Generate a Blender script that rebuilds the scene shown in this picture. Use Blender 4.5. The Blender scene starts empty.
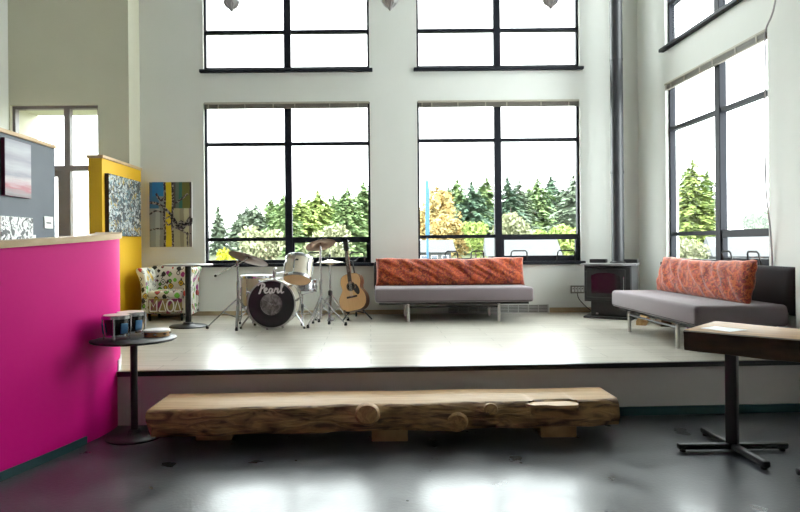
import bpy, bmesh, math, random
from mathutils import Vector, Matrix, Euler, noise

random.seed(7)
PI = math.pi
R = math.radians
scene = bpy.context.scene
COL = scene.collection

# ------------------------------------------------------------------ camera
cam_d = bpy.data.cameras.new('camera')
cam = bpy.data.objects.new('camera', cam_d)
COL.objects.link(cam)
cam_d.sensor_width = 36.0
cam_d.lens = 36.0 * 620 / 800
cam_d.shift_x = 30 / 800
cam_d.shift_y = -11 / 800
cam_d.clip_end = 600
cam.matrix_world = Matrix.Translation((0, 0, 1.41)) @ Matrix.Rotation(PI/2, 4, 'X') @ Matrix.Rotation(R(-0.5), 4, 'Z')
scene.camera = cam

# ------------------------------------------------------------------ sky and exposure
world = bpy.data.worlds.new('overcast_sky')
scene.world = world
world.use_nodes = True
wbg = world.node_tree.nodes['Background']
wbg.inputs[0].default_value = (0.95, 0.98, 1.0, 1)
wbg.inputs[1].default_value = 1.0
vs = scene.view_settings
vs.view_transform = 'Standard'
vs.look = 'None'
vs.gamma = 1.0
vs.use_curve_mapping = False
vs.exposure = 3.62
cy = scene.cycles
cy.max_bounces = 14
cy.diffuse_bounces = 7
cy.glossy_bounces = 6
cy.transparent_max_bounces = 24

# ------------------------------------------------------------------ materials
def nodes_of(m):
    return m.node_tree.nodes, m.node_tree.links

def pm(name, color, rough=0.5, metal=0.0, c2=None, nscale=6.0, stretch=(1, 1, 1), detail=4.0,
       bump=0.0, bscale=None, spec=0.5, coat=0.0, sheen=0.0, ramp=(0.35, 0.65), rough2=None, aniso_dist=0.0):
    m = bpy.data.materials.new(name)
    m.use_nodes = True
    N, L = nodes_of(m)
    b = N['Principled BSDF']
    b.inputs['Base Color'].default_value = (*color, 1)
    b.inputs['Roughness'].default_value = rough
    b.inputs['Metallic'].default_value = metal
    b.inputs['Specular IOR Level'].default_value = spec
    b.inputs['Coat Weight'].default_value = coat
    b.inputs['Sheen Weight'].default_value = sheen
    tc = N.new('ShaderNodeTexCoord')
    mp = N.new('ShaderNodeMapping')
    mp.inputs['Scale'].default_value = stretch
    L.new(tc.outputs['Object'], mp.inputs['Vector'])
    nz = N.new('ShaderNodeTexNoise')
    nz.inputs['Scale'].default_value = nscale
    nz.inputs['Detail'].default_value = detail
    nz.inputs['Distortion'].default_value = aniso_dist
    L.new(mp.outputs[0], nz.inputs['Vector'])
    if c2 is None:
        c2 = tuple(min(1, c * 0.92) for c in color)
    rp = N.new('ShaderNodeValToRGB')
    rp.color_ramp.elements[0].position = ramp[0]
    rp.color_ramp.elements[1].position = ramp[1]
    rp.color_ramp.elements[0].color = (*color, 1)
    rp.color_ramp.elements[1].color = (*c2, 1)
    L.new(nz.outputs['Fac'], rp.inputs[0])
    L.new(rp.outputs[0], b.inputs['Base Color'])
    if rough2 is not None:
        mr = N.new('ShaderNodeMapRange')
        mr.inputs['To Min'].default_value = rough
        mr.inputs['To Max'].default_value = rough2
        mr.inputs['From Min'].default_value = 0.3
        mr.inputs['From Max'].default_value = 0.7
        L.new(nz.outputs['Fac'], mr.inputs['Value'])
        L.new(mr.outputs[0], b.inputs['Roughness'])
    if bump:
        src = nz
        if bscale:
            src = N.new('ShaderNodeTexNoise')
            src.inputs['Scale'].default_value = bscale
            src.inputs['Detail'].default_value = 5
            L.new(mp.outputs[0], src.inputs['Vector'])
        bp = N.new('ShaderNodeBump')
        bp.inputs['Strength'].default_value = bump
        bp.inputs['Distance'].default_value = 0.02
        L.new(src.outputs['Fac'], bp.inputs['Height'])
        L.new(bp.outputs[0], b.inputs['Normal'])
    return m

def glass_mat(name, tint=(1, 1, 1), refl=0.06):
    m = bpy.data.materials.new(name)
    m.use_nodes = True
    N, L = nodes_of(m)
    N.remove(N['Principled BSDF'])
    out = N['Material Output']
    t = N.new('ShaderNodeBsdfTransparent'); t.inputs[0].default_value = (*tint, 1)
    g = N.new('ShaderNodeBsdfGlossy'); g.inputs['Roughness'].default_value = 0.02
    lw = N.new('ShaderNodeLayerWeight'); lw.inputs['Blend'].default_value = 0.5
    pw = N.new('ShaderNodeMath'); pw.operation = 'POWER'; pw.inputs[1].default_value = 5.0
    L.new(lw.outputs['Facing'], pw.inputs[0])
    fr = N.new('ShaderNodeMath'); fr.operation = 'MULTIPLY_ADD'; fr.inputs[1].default_value = 0.5; fr.inputs[2].default_value = 0.02
    L.new(pw.outputs[0], fr.inputs[0])
    nz = N.new('ShaderNodeTexNoise'); nz.inputs['Scale'].default_value = 1.5
    mm = N.new('ShaderNodeMath'); mm.operation = 'MULTIPLY'
    ad = N.new('ShaderNodeMath'); ad.operation = 'ADD'; ad.inputs[1].default_value = 0.6
    L.new(nz.outputs['Fac'], ad.inputs[0])
    L.new(fr.outputs[0], mm.inputs[0]); L.new(ad.outputs[0], mm.inputs[1])
    mx = N.new('ShaderNodeMixShader')
    L.new(mm.outputs[0], mx.inputs[0]); L.new(t.outputs[0], mx.inputs[1]); L.new(g.outputs[0], mx.inputs[2])
    L.new(mx.outputs[0], out.inputs[0])
    return m

def ramp_mat(name, axis, stops, rough=0.5, nscale=0, namt=0.0, axis_scale=1.0, offset=0.0, bump=0.0):
    """flat print: constant colour stripes along one object axis, edge wobbled by noise"""
    m = bpy.data.materials.new(name); m.use_nodes = True
    N, L = nodes_of(m); b = N['Principled BSDF']
    b.inputs['Roughness'].default_value = rough
    tc = N.new('ShaderNodeTexCoord'); sp = N.new('ShaderNodeSeparateXYZ')
    L.new(tc.outputs['Object'], sp.inputs[0])
    ml = N.new('ShaderNodeMath'); ml.operation = 'MULTIPLY_ADD'
    ml.inputs[1].default_value = axis_scale; ml.inputs[2].default_value = offset
    L.new(sp.outputs[axis], ml.inputs[0])
    nz = N.new('ShaderNodeTexNoise'); nz.inputs['Scale'].default_value = nscale or 5
    nz.inputs['Detail'].default_value = 6
    if axis == 'Z':
        mp = N.new('ShaderNodeMapping'); mp.inputs['Scale'].default_value = (0.5, 0.5, 4)
        L.new(tc.outputs['Object'], mp.inputs[0]); L.new(mp.outputs[0], nz.inputs['Vector'])
    else:
        L.new(tc.outputs['Object'], nz.inputs['Vector'])
    m2 = N.new('ShaderNodeMath'); m2.operation = 'MULTIPLY_ADD'; m2.inputs[1].default_value = namt
    L.new(nz.outputs['Fac'], m2.inputs[0]); L.new(ml.outputs[0], m2.inputs[2])
    rp = N.new('ShaderNodeValToRGB'); cr = rp.color_ramp
    cr.interpolation = 'LINEAR' if bump < 0 else 'CONSTANT'
    cr.elements[0].position = stops[0][0]; cr.elements[0].color = (*stops[0][1], 1)
    cr.elements[1].position = stops[1][0]; cr.elements[1].color = (*stops[1][1], 1)
    for p, c in stops[2:]:
        e = cr.elements.new(p); e.color = (*c, 1)
    L.new(m2.outputs[0], rp.inputs[0]); L.new(rp.outputs[0], b.inputs['Base Color'])
    return m

def splatter_mat(name, base, layers, rough=0.4):
    """paint splatter: stacked stretched noises thresholded into colours"""
    m = bpy.data.materials.new(name); m.use_nodes = True
    N, L = nodes_of(m); b = N['Principled BSDF']; b.inputs['Roughness'].default_value = rough
    tc = N.new('ShaderNodeTexCoord')
    prev = None
    for k, (col, sc, th, dist, off) in enumerate(layers):
        mp = N.new('ShaderNodeMapping'); mp.inputs['Location'].default_value = (off, off * 1.7, off * 0.6)
        mp.inputs['Rotation'].default_value = (off, 0.4 * off, off * 2)
        L.new(tc.outputs['Object'], mp.inputs[0])
        nz = N.new('ShaderNodeTexNoise'); nz.inputs['Scale'].default_value = sc
        nz.inputs['Detail'].default_value = 2; nz.inputs['Distortion'].default_value = dist
        L.new(mp.outputs[0], nz.inputs['Vector'])
        gt = N.new('ShaderNodeMath'); gt.operation = 'GREATER_THAN'; gt.inputs[1].default_value = th
        L.new(nz.outputs['Fac'], gt.inputs[0])
        mx = N.new('ShaderNodeMixRGB'); mx.inputs[2].default_value = (*col, 1)
        L.new(gt.outputs[0], mx.inputs[0])
        if prev is None:
            mx.inputs[1].default_value = (*base, 1)
        else:
            L.new(prev.outputs[0], mx.inputs[1])
        prev = mx
    L.new(prev.outputs[0], b.inputs['Base Color'])
    return m

def plank_mat(name):
    m = bpy.data.materials.new(name); m.use_nodes = True
    N, L = nodes_of(m); b = N['Principled BSDF']
    tc = N.new('ShaderNodeTexCoord')
    br = N.new('ShaderNodeTexBrick')
    br.offset = 0.37
    br.inputs['Scale'].default_value = 1.0
    br.inputs['Brick Width'].default_value = 1.25
    br.inputs['Row Height'].default_value = 0.19
    br.inputs['Mortar Size'].default_value = 0.003
    br.inputs['Color1'].default_value = (0.58, 0.55, 0.49, 1)
    br.inputs['Color2'].default_value = (0.50, 0.47, 0.41, 1)
    br.inputs['Mortar'].default_value = (0.22, 0.20, 0.17, 1)
    L.new(tc.outputs['Object'], br.inputs['Vector'])
    mp = N.new('ShaderNodeMapping'); mp.inputs['Scale'].default_value = (0.9, 11, 1)
    L.new(tc.outputs['Object'], mp.inputs[0])
    nz = N.new('ShaderNodeTexNoise'); nz.inputs['Scale'].default_value = 3; nz.inputs['Detail'].default_value = 8
    L.new(mp.outputs[0], nz.inputs['Vector'])
    rp = N.new('ShaderNodeValToRGB')
    rp.color_ramp.elements[0].position = 0.3; rp.color_ramp.elements[0].color = (0.78, 0.75, 0.70, 1)
    rp.color_ramp.elements[1].position = 0.65; rp.color_ramp.elements[1].color = (1, 1, 1, 1)
    L.new(nz.outputs['Fac'], rp.inputs[0])
    mx = N.new('ShaderNodeMixRGB'); mx.blend_type = 'MULTIPLY'; mx.inputs[0].default_value = 0.8
    L.new(br.outputs['Color'], mx.inputs[1]); L.new(rp.outputs[0], mx.inputs[2])
    L.new(mx.outputs[0], b.inputs['Base Color'])
    b.inputs['Roughness'].default_value = 0.28
    b.inputs['Specular IOR Level'].default_value = 0.6
    bp = N.new('ShaderNodeBump'); bp.inputs['Strength'].default_value = 0.12; bp.inputs['Distance'].default_value = 0.004
    L.new(nz.outputs['Fac'], bp.inputs['Height']); L.new(bp.outputs[0], b.inputs['Normal'])
    return m

def paisley_mat(name):
    m = bpy.data.materials.new(name); m.use_nodes = True
    N, L = nodes_of(m); b = N['Principled BSDF']
    b.inputs['Roughness'].default_value = 0.85; b.inputs['Sheen Weight'].default_value = 0.3
    tc = N.new('ShaderNodeTexCoord')
    st = N.new('ShaderNodeMapping'); st.inputs['Scale'].default_value = (3.2, 0.1, 0.5)
    L.new(tc.outputs['Object'], st.inputs[0])
    n1 = N.new('ShaderNodeTexNoise'); n1.inputs['Scale'].default_value = 2.2; n1.inputs['Detail'].default_value = 2
    L.new(st.outputs[0], n1.inputs['Vector'])
    r1 = N.new('ShaderNodeValToRGB')
    r1.color_ramp.elements[0].position = 0.38; r1.color_ramp.elements[0].color = (0.52, 0.070, 0.022, 1)
    r1.color_ramp.elements[1].position = 0.60; r1.color_ramp.elements[1].color = (0.26, 0.028, 0.022, 1)
    L.new(n1.outputs['Fac'], r1.inputs[0])
    vo = N.new('ShaderNodeTexVoronoi'); vo.inputs['Scale'].default_value = 52
    L.new(tc.outputs['Object'], vo.inputs['Vector'])
    r2 = N.new('ShaderNodeValToRGB'); r2.color_ramp.interpolation = 'CONSTANT'
    r2.color_ramp.elements[0].position = 0; r2.color_ramp.elements[0].color = (0, 0, 0, 1)
    r2.color_ramp.elements[1].position = 0.42; r2.color_ramp.elements[1].color = (1, 1, 1, 1)
    L.new(vo.outputs['Distance'], r2.inputs[0])
    sp = N.new('ShaderNodeSeparateColor'); L.new(vo.outputs['Color'], sp.inputs[0])
    r3 = N.new('ShaderNodeValToRGB'); r3.color_ramp.interpolation = 'CONSTANT'
    r3.color_ramp.elements[0].position = 0; r3.color_ramp.elements[0].color = (0.62, 0.15, 0.03, 1)
    r3.color_ramp.elements[1].position = 0.5; r3.color_ramp.elements[1].color = (0.05, 0.035, 0.012, 1)
    e = r3.color_ramp.elements.new(0.75); e.color = (0.18, 0.015, 0.02, 1)
    L.new(sp.outputs[0], r3.inputs[0])
    mx = N.new('ShaderNodeMixRGB')
    iv = N.new('ShaderNodeMath'); iv.operation = 'MULTIPLY'; iv.inputs[1].default_value = 0.62
    L.new(r2.outputs[0], iv.inputs[0]); L.new(iv.outputs[0], mx.inputs[0])
    L.new(r1.outputs[0], mx.inputs[1]); L.new(r3.outputs[0], mx.inputs[2])
    L.new(mx.outputs[0], b.inputs['Base Color'])
    return m

def graffiti_mat(name):
    """white upholstery painted with coloured doodles and black outlines"""
    m = bpy.data.materials.new(name); m.use_nodes = True
    N, L = nodes_of(m); b = N['Principled BSDF']; b.inputs['Roughness'].default_value = 0.6
    tc = N.new('ShaderNodeTexCoord')
    vo = N.new('ShaderNodeTexVoronoi'); vo.inputs['Scale'].default_value = 12.5; vo.distance = 'MINKOWSKI'
    vo.inputs['Exponent'].default_value = 1.4
    L.new(tc.outputs['Object'], vo.inputs['Vector'])
    sp = N.new('ShaderNodeSeparateColor'); L.new(vo.outputs['Color'], sp.inputs[0])
    pal = N.new('ShaderNodeValToRGB'); cr = pal.color_ramp; cr.interpolation = 'CONSTANT'
    cols = [(0, (0.75, 0.73, 0.66)), (0.16, (0.16, 0.5, 0.06)), (0.30, (0.75, 0.5, 0.05)), (0.44, (0.75, 0.73, 0.66)),
            (0.56, (0.55, 0.05, 0.05)), (0.68, (0.35, 0.04, 0.22)), (0.78, (0.7, 0.7, 0.66)), (0.88, (0.02, 0.02, 0.02))]
    cr.elements[0].position, cr.elements[0].color = 0, (*cols[0][1], 1)
    cr.elements[1].position, cr.elements[1].color = cols[1][0], (*cols[1][1], 1)
    for p, c in cols[2:]:
        e = cr.elements.new(p); e.color = (*c, 1)
    L.new(sp.outputs[0], pal.inputs[0])
    # ring around every doodle
    rg = N.new('ShaderNodeValToRGB'); rr = rg.color_ramp; rr.interpolation = 'CONSTANT'
    rr.elements[0].position = 0; rr.elements[0].color = (0, 0, 0, 1)
    rr.elements[1].position = 0.13; rr.elements[1].color = (1, 1, 1, 1)
    for p, c in ((0.24, 0.0), (0.46, 1.0), (0.58, 0.5)):
        e = rr.elements.new(p); e.color = (c, c, c, 1)
    L.new(vo.outputs['Distance'], rg.inputs[0])
    inside = N.new('ShaderNodeMath'); inside.operation = 'LESS_THAN'; inside.inputs[1].default_value = 0.56
    L.new(vo.outputs['Distance'], inside.inputs[0])
    mx = N.new('ShaderNodeMixRGB'); mx.inputs[1].default_value = (0.74, 0.72, 0.65, 1)
    L.new(inside.outputs[0], mx.inputs[0]); L.new(pal.outputs[0], mx.inputs[2])
    ring = N.new('ShaderNodeMath'); ring.operation = 'GREATER_THAN'; ring.inputs[1].default_value = 0.8
    L.new(rg.outputs[0], ring.inputs[0])
    sel = N.new('ShaderNodeMath'); sel.operation = 'GREATER_THAN'; sel.inputs[1].default_value = 0.4
    L.new(sp.outputs[1], sel.inputs[0])
    rs = N.new('ShaderNodeMath'); rs.operation = 'MULTIPLY'
    L.new(ring.outputs[0], rs.inputs[0]); L.new(sel.outputs[0], rs.inputs[1])
    m2 = N.new('ShaderNodeMixRGB'); m2.inputs[2].default_value = (0.02, 0.018, 0.02, 1)
    L.new(rs.outputs[0], m2.inputs[0]); L.new(mx.outputs[0], m2.inputs[1])
    L.new(m2.outputs[0], b.inputs['Base Color'])
    return m

def leaf_mat(name, c1, c2):
    m = pm(name, c1, rough=0.7, c2=c2, nscale=1.1, spec=0.2, detail=3)
    return m

M = {}
M['wall'] = pm('wall_paint', (0.74, 0.748, 0.712), 0.7, c2=(0.72, 0.73, 0.69), nscale=2, bump=0.03, bscale=60)
M['alcove'] = pm('alcove_paint', (0.62, 0.60, 0.48), 0.7, c2=(0.60, 0.58, 0.46), nscale=2, bump=0.03, bscale=60)
M['ceiling'] = pm('ceiling_paint', (0.78, 0.79, 0.77), 0.8, nscale=2)
M['magenta'] = pm('magenta_paint', (0.72, 0.003, 0.24), 0.5, c2=(0.69, 0.003, 0.23), nscale=2, spec=0.15)
M['hall'] = pm('dark_hall_paint', (0.42, 0.39, 0.37), 0.8, nscale=2)
M['yellow'] = pm('yellow_paint', (0.80, 0.47, 0.012), 0.6, c2=(0.77, 0.44, 0.011), nscale=2)
M['grey'] = pm('slate_paint', (0.034, 0.047, 0.068), 0.5, c2=(0.045, 0.060, 0.084), nscale=2.5)
M['riser'] = pm('riser_paint', (0.66, 0.63, 0.61), 0.6, c2=(0.63, 0.60, 0.58), nscale=2)
M['teal'] = pm('teal_rubber', (0.012, 0.06, 0.065), 0.45, nscale=5)
M['cap'] = pm('cap_wood', (0.62, 0.43, 0.25), 0.45, c2=(0.52, 0.34, 0.18), nscale=4, stretch=(6, 1, 6))
M['white'] = pm('white_trim', (0.75, 0.75, 0.73), 0.5, nscale=4)
M['concrete'] = pm('polished_concrete', (0.017, 0.020, 0.025), 0.26, c2=(0.080, 0.083, 0.090), nscale=3.6, detail=11,
                   rough2=0.42, bump=0.07, bscale=40, spec=0.5, ramp=(0.3, 0.75), coat=0.3)
M['concrete'].node_tree.nodes['Principled BSDF'].inputs['Coat Roughness'].default_value = 0.17
M['planks'] = plank_mat('pale_laminate_planks')
M['nosing'] = pm('black_nosing', (0.012, 0.012, 0.016), 0.3, nscale=8)
M['black_frame'] = pm('black_window_frame', (0.012, 0.013, 0.020), 0.5, nscale=5, spec=0.2)
M['bronze_frame'] = pm('brown_door_frame', (0.24, 0.20, 0.20), 0.45, nscale=5)
M['glass'] = glass_mat('window_glass', (0.97, 1.0, 0.985))
M['blind'] = pm('blind_slats', (0.20, 0.18, 0.15), 0.5, nscale=6)
M['blind_rail'] = pm('blind_rail', (0.48, 0.44, 0.36), 0.5, nscale=6)
M['chrome'] = pm('chrome', (0.50, 0.50, 0.52), 0.2, metal=1.0, nscale=8)
M['steel'] = pm('brushed_steel', (0.60, 0.58, 0.56), 0.3, metal=1.0, nscale=8)
M['black'] = pm('black_metal', (0.014, 0.013, 0.014), 0.42, nscale=8)
M['rubber'] = pm('black_rubber', (0.012, 0.012, 0.012), 0.7, nscale=8)
M['fabric'] = pm('grey_fabric', (0.235, 0.195, 0.212), 0.95, c2=(0.205, 0.17, 0.185), nscale=240, bump=0.15, sheen=0.25, spec=0.2)
M['dark_fabric'] = pm('dark_grey_fabric', (0.030, 0.026, 0.030), 0.95, c2=(0.025, 0.022, 0.025), nscale=240, bump=0.15, sheen=0.1, spec=0.2)
M['paisley'] = paisley_mat('orange_paisley')
M['graffiti'] = graffiti_mat('painted_upholstery')
M['cream'] = pm('cream_drum_wrap', (0.66, 0.60, 0.46), 0.25, c2=(0.72, 0.66, 0.54), nscale=14, stretch=(1, 1, .2), coat=0.5)
M['gold_wrap'] = pm('champagne_drum_wrap', (0.50, 0.42, 0.26), 0.3, c2=(0.58, 0.50, 0.34), nscale=14, stretch=(1, 1, .2), coat=0.5)
M['head_black'] = pm('black_drum_head', (0.010, 0.010, 0.013), 0.32, nscale=8)
M['head_white'] = pm('coated_drum_head', (0.78, 0.78, 0.76), 0.5, nscale=8)
M['head_tan'] = pm('tan_drum_head', (0.66, 0.42, 0.22), 0.5, c2=(0.6, 0.36, 0.18), nscale=6)
M['crumple'] = pm('crumpled_silver_cloth', (0.42, 0.40, 0.40), 0.35, c2=(0.12, 0.11, 0.11), nscale=11, metal=0.3, bump=0.9, aniso_dist=1.5)
M['bronze'] = pm('bronze_cymbal', (0.15, 0.075, 0.05), 0.42, metal=0.7, c2=(0.20, 0.11, 0.075), nscale=20)
M['bronze_light'] = pm('pale_bronze_cymbal', (0.55, 0.48, 0.34), 0.3, metal=0.9, c2=(0.62, 0.55, 0.42), nscale=20)
M['letter'] = pm('white_lettering', (0.85, 0.85, 0.85), 0.5, nscale=8)
M['spruce'] = pm('guitar_spruce', (0.78, 0.46, 0.20), 0.3, c2=(0.72, 0.41, 0.17), nscale=30, stretch=(5, 1, .3), coat=0.5)
M['mahogany'] = pm('guitar_side_mahogany', (0.15, 0.055, 0.022), 0.28, c2=(0.11, 0.04, 0.016), nscale=10, stretch=(1, 1, 4), coat=0.4)
M['rosewood'] = pm('rosewood', (0.055, 0.026, 0.016), 0.4, nscale=10)
M['neckwood'] = pm('guitar_neck_wood', (0.20, 0.08, 0.035), 0.35, nscale=10)
M['hole'] = pm('dark_sound_hole', (0.01, 0.006, 0.004), 0.8, nscale=8)
M['stove'] = pm('stove_iron', (0.018, 0.017, 0.018), 0.45, nscale=14, bump=0.05)
M['stove_side'] = pm('stove_grey_enamel', (0.10, 0.10, 0.11), 0.4, nscale=14)
M['stove_top'] = pm('stove_top_plate', (0.22, 0.21, 0.22), 0.35, nscale=14)
M['stove_glass'] = pm('dark_stove_glass', (0.016, 0.010, 0.012), 0.06, nscale=3, spec=0.8)
M['pipe'] = pm('flue_pipe_black', (0.028, 0.028, 0.032), 0.38, c2=(0.035, 0.035, 0.04), nscale=4)
M['log_top'] = pm('planed_log_top', (0.55, 0.35, 0.17), 0.5, c2=(0.45, 0.27, 0.115), nscale=5, stretch=(0.5, 7, 7), detail=7, aniso_dist=0.6)
M['log_side'] = pm('debarked_log_side', (0.48, 0.29, 0.13), 0.6, c2=(0.12, 0.06, 0.03), nscale=4, stretch=(0.9, 2, 5), detail=8, bump=0.8, aniso_dist=1.4, ramp=(0.38, 0.62))
M['knot'] = pm('cut_knot_wood', (0.52, 0.32, 0.145), 0.6, c2=(0.32, 0.18, 0.075), nscale=22, stretch=(1, 1, 1), aniso_dist=2.0, bump=0.2)
M['log_end'] = pm('log_end_grain', (0.50, 0.32, 0.16), 0.6, c2=(0.36, 0.21, 0.09), nscale=9, bump=0.2)
M['slab_top'] = pm('slab_table_top', (0.50, 0.28, 0.11), 0.5, c2=(0.36, 0.19, 0.075), nscale=4, stretch=(0.7, 8, 8), detail=7)
M['slab_side'] = pm('slab_bark_edge', (0.085, 0.046, 0.022), 0.55, c2=(0.045, 0.024, 0.012), nscale=5, stretch=(1, 1, 4), bump=0.5)
M['paper'] = pm('white_paper', (0.82, 0.82, 0.80), 0.6, nscale=4)
M['tan_trim'] = pm('tan_baseboard', (0.50, 0.40, 0.26), 0.6, c2=(0.36, 0.26, 0.15), nscale=3)
M['vent'] = pm('vent_grille_grey', (0.50, 0.49, 0.47), 0.5, nscale=6)
M['vent_dark'] = pm('vent_duct_dark', (0.14, 0.135, 0.13), 0.7, nscale=6)
M['outlet_box'] = pm('outlet_box_grey', (0.22, 0.20, 0.18), 0.5, nscale=6)
M['table_grey'] = pm('pale_table_top', (0.42, 0.41, 0.40), 0.35, nscale=6)
M['bongo_shell'] = pm('bongo_dark_shell', (0.012, 0.012, 0.015), 0.25, nscale=6, coat=0.5)
M['bongo_highlight'] = pm('bongo_blue_highlight', (0.05, 0.16, 0.30), 0.25, nscale=6, coat=0.5)  # blue highlight of the dark shell, put into the colour
M['skin'] = pm('hide_drum_head', (0.70, 0.60, 0.52), 0.6, c2=(0.62, 0.50, 0.42), nscale=9)
M['tamb'] = pm('tambourine_wood', (0.55, 0.33, 0.14), 0.4, c2=(0.45, 0.25, 0.1), nscale=9)
M['cord'] = pm('grey_cord', (0.42, 0.38, 0.40), 0.6, nscale=9)
M['pendant'] = pm('pendant_grey_blade', (0.62, 0.62, 0.63), 0.45, nscale=6)
M['bark'] = pm('firewood_bark', (0.14, 0.085, 0.045), 0.85, c2=(0.08, 0.045, 0.025), nscale=9, bump=0.6)
M['split'] = pm('firewood_split_face', (0.62, 0.40, 0.18), 0.7, c2=(0.48, 0.28, 0.11), nscale=9, stretch=(4, 1, 1))
M['lawn'] = pm('lawn_grass', (0.050, 0.055, 0.026), 0.9, c2=(0.038, 0.046, 0.018), nscale=0.6, spec=0.1)
M['road'] = pm('pale_road', (0.066, 0.066, 0.066), 0.9, nscale=0.8)
M['trunk'] = pm('tree_trunk', (0.10, 0.075, 0.055), 0.9, nscale=3)
M['needle_dark'] = leaf_mat('needles_blue_green', (0.070, 0.125, 0.085), (0.115, 0.175, 0.10))
M['needle_mid'] = leaf_mat('needles_mid_green', (0.13, 0.21, 0.085), (0.21, 0.28, 0.105))
M['needle_light'] = leaf_mat('needles_glare_pale', (0.13, 0.17, 0.115), (0.17, 0.21, 0.135))  # overexposed glare painted in as paler, greyer needles
M['leaf_lime'] = leaf_mat('leaves_lime_green', (0.19, 0.26, 0.07), (0.27, 0.32, 0.09))
M['leaf_gold'] = leaf_mat('leaves_golden', (0.36, 0.235, 0.085), (0.29, 0.245, 0.11))
M['leaf_pale'] = leaf_mat('leaves_glare_pale', (0.22, 0.235, 0.135), (0.28, 0.285, 0.17))  # washed-out paleness from glare, put into the leaf colour
M['needle_far'] = leaf_mat('needles_far_glare_pale', (0.115, 0.14, 0.11), (0.135, 0.16, 0.12))  # far row faded by colour, standing in for glare
M['leaf_yellow'] = leaf_mat('leaves_yellow', (0.36, 0.34, 0.02), (0.28, 0.31, 0.03))
M['house_wall'] = pm('house_siding_pale', (0.082, 0.085, 0.088), 0.8, nscale=2)
M['house_roof'] = pm('house_roof_grey', (0.06, 0.063, 0.066), 0.8, nscale=2)
M['house_glass'] = pm('house_window_dark', (0.10, 0.12, 0.15), 0.2, nscale=2)
M['blue_pole'] = pm('sky_blue_pole', (0.016, 0.095, 0.20), 0.5, nscale=2)
M['stripes_art'] = None

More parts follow.
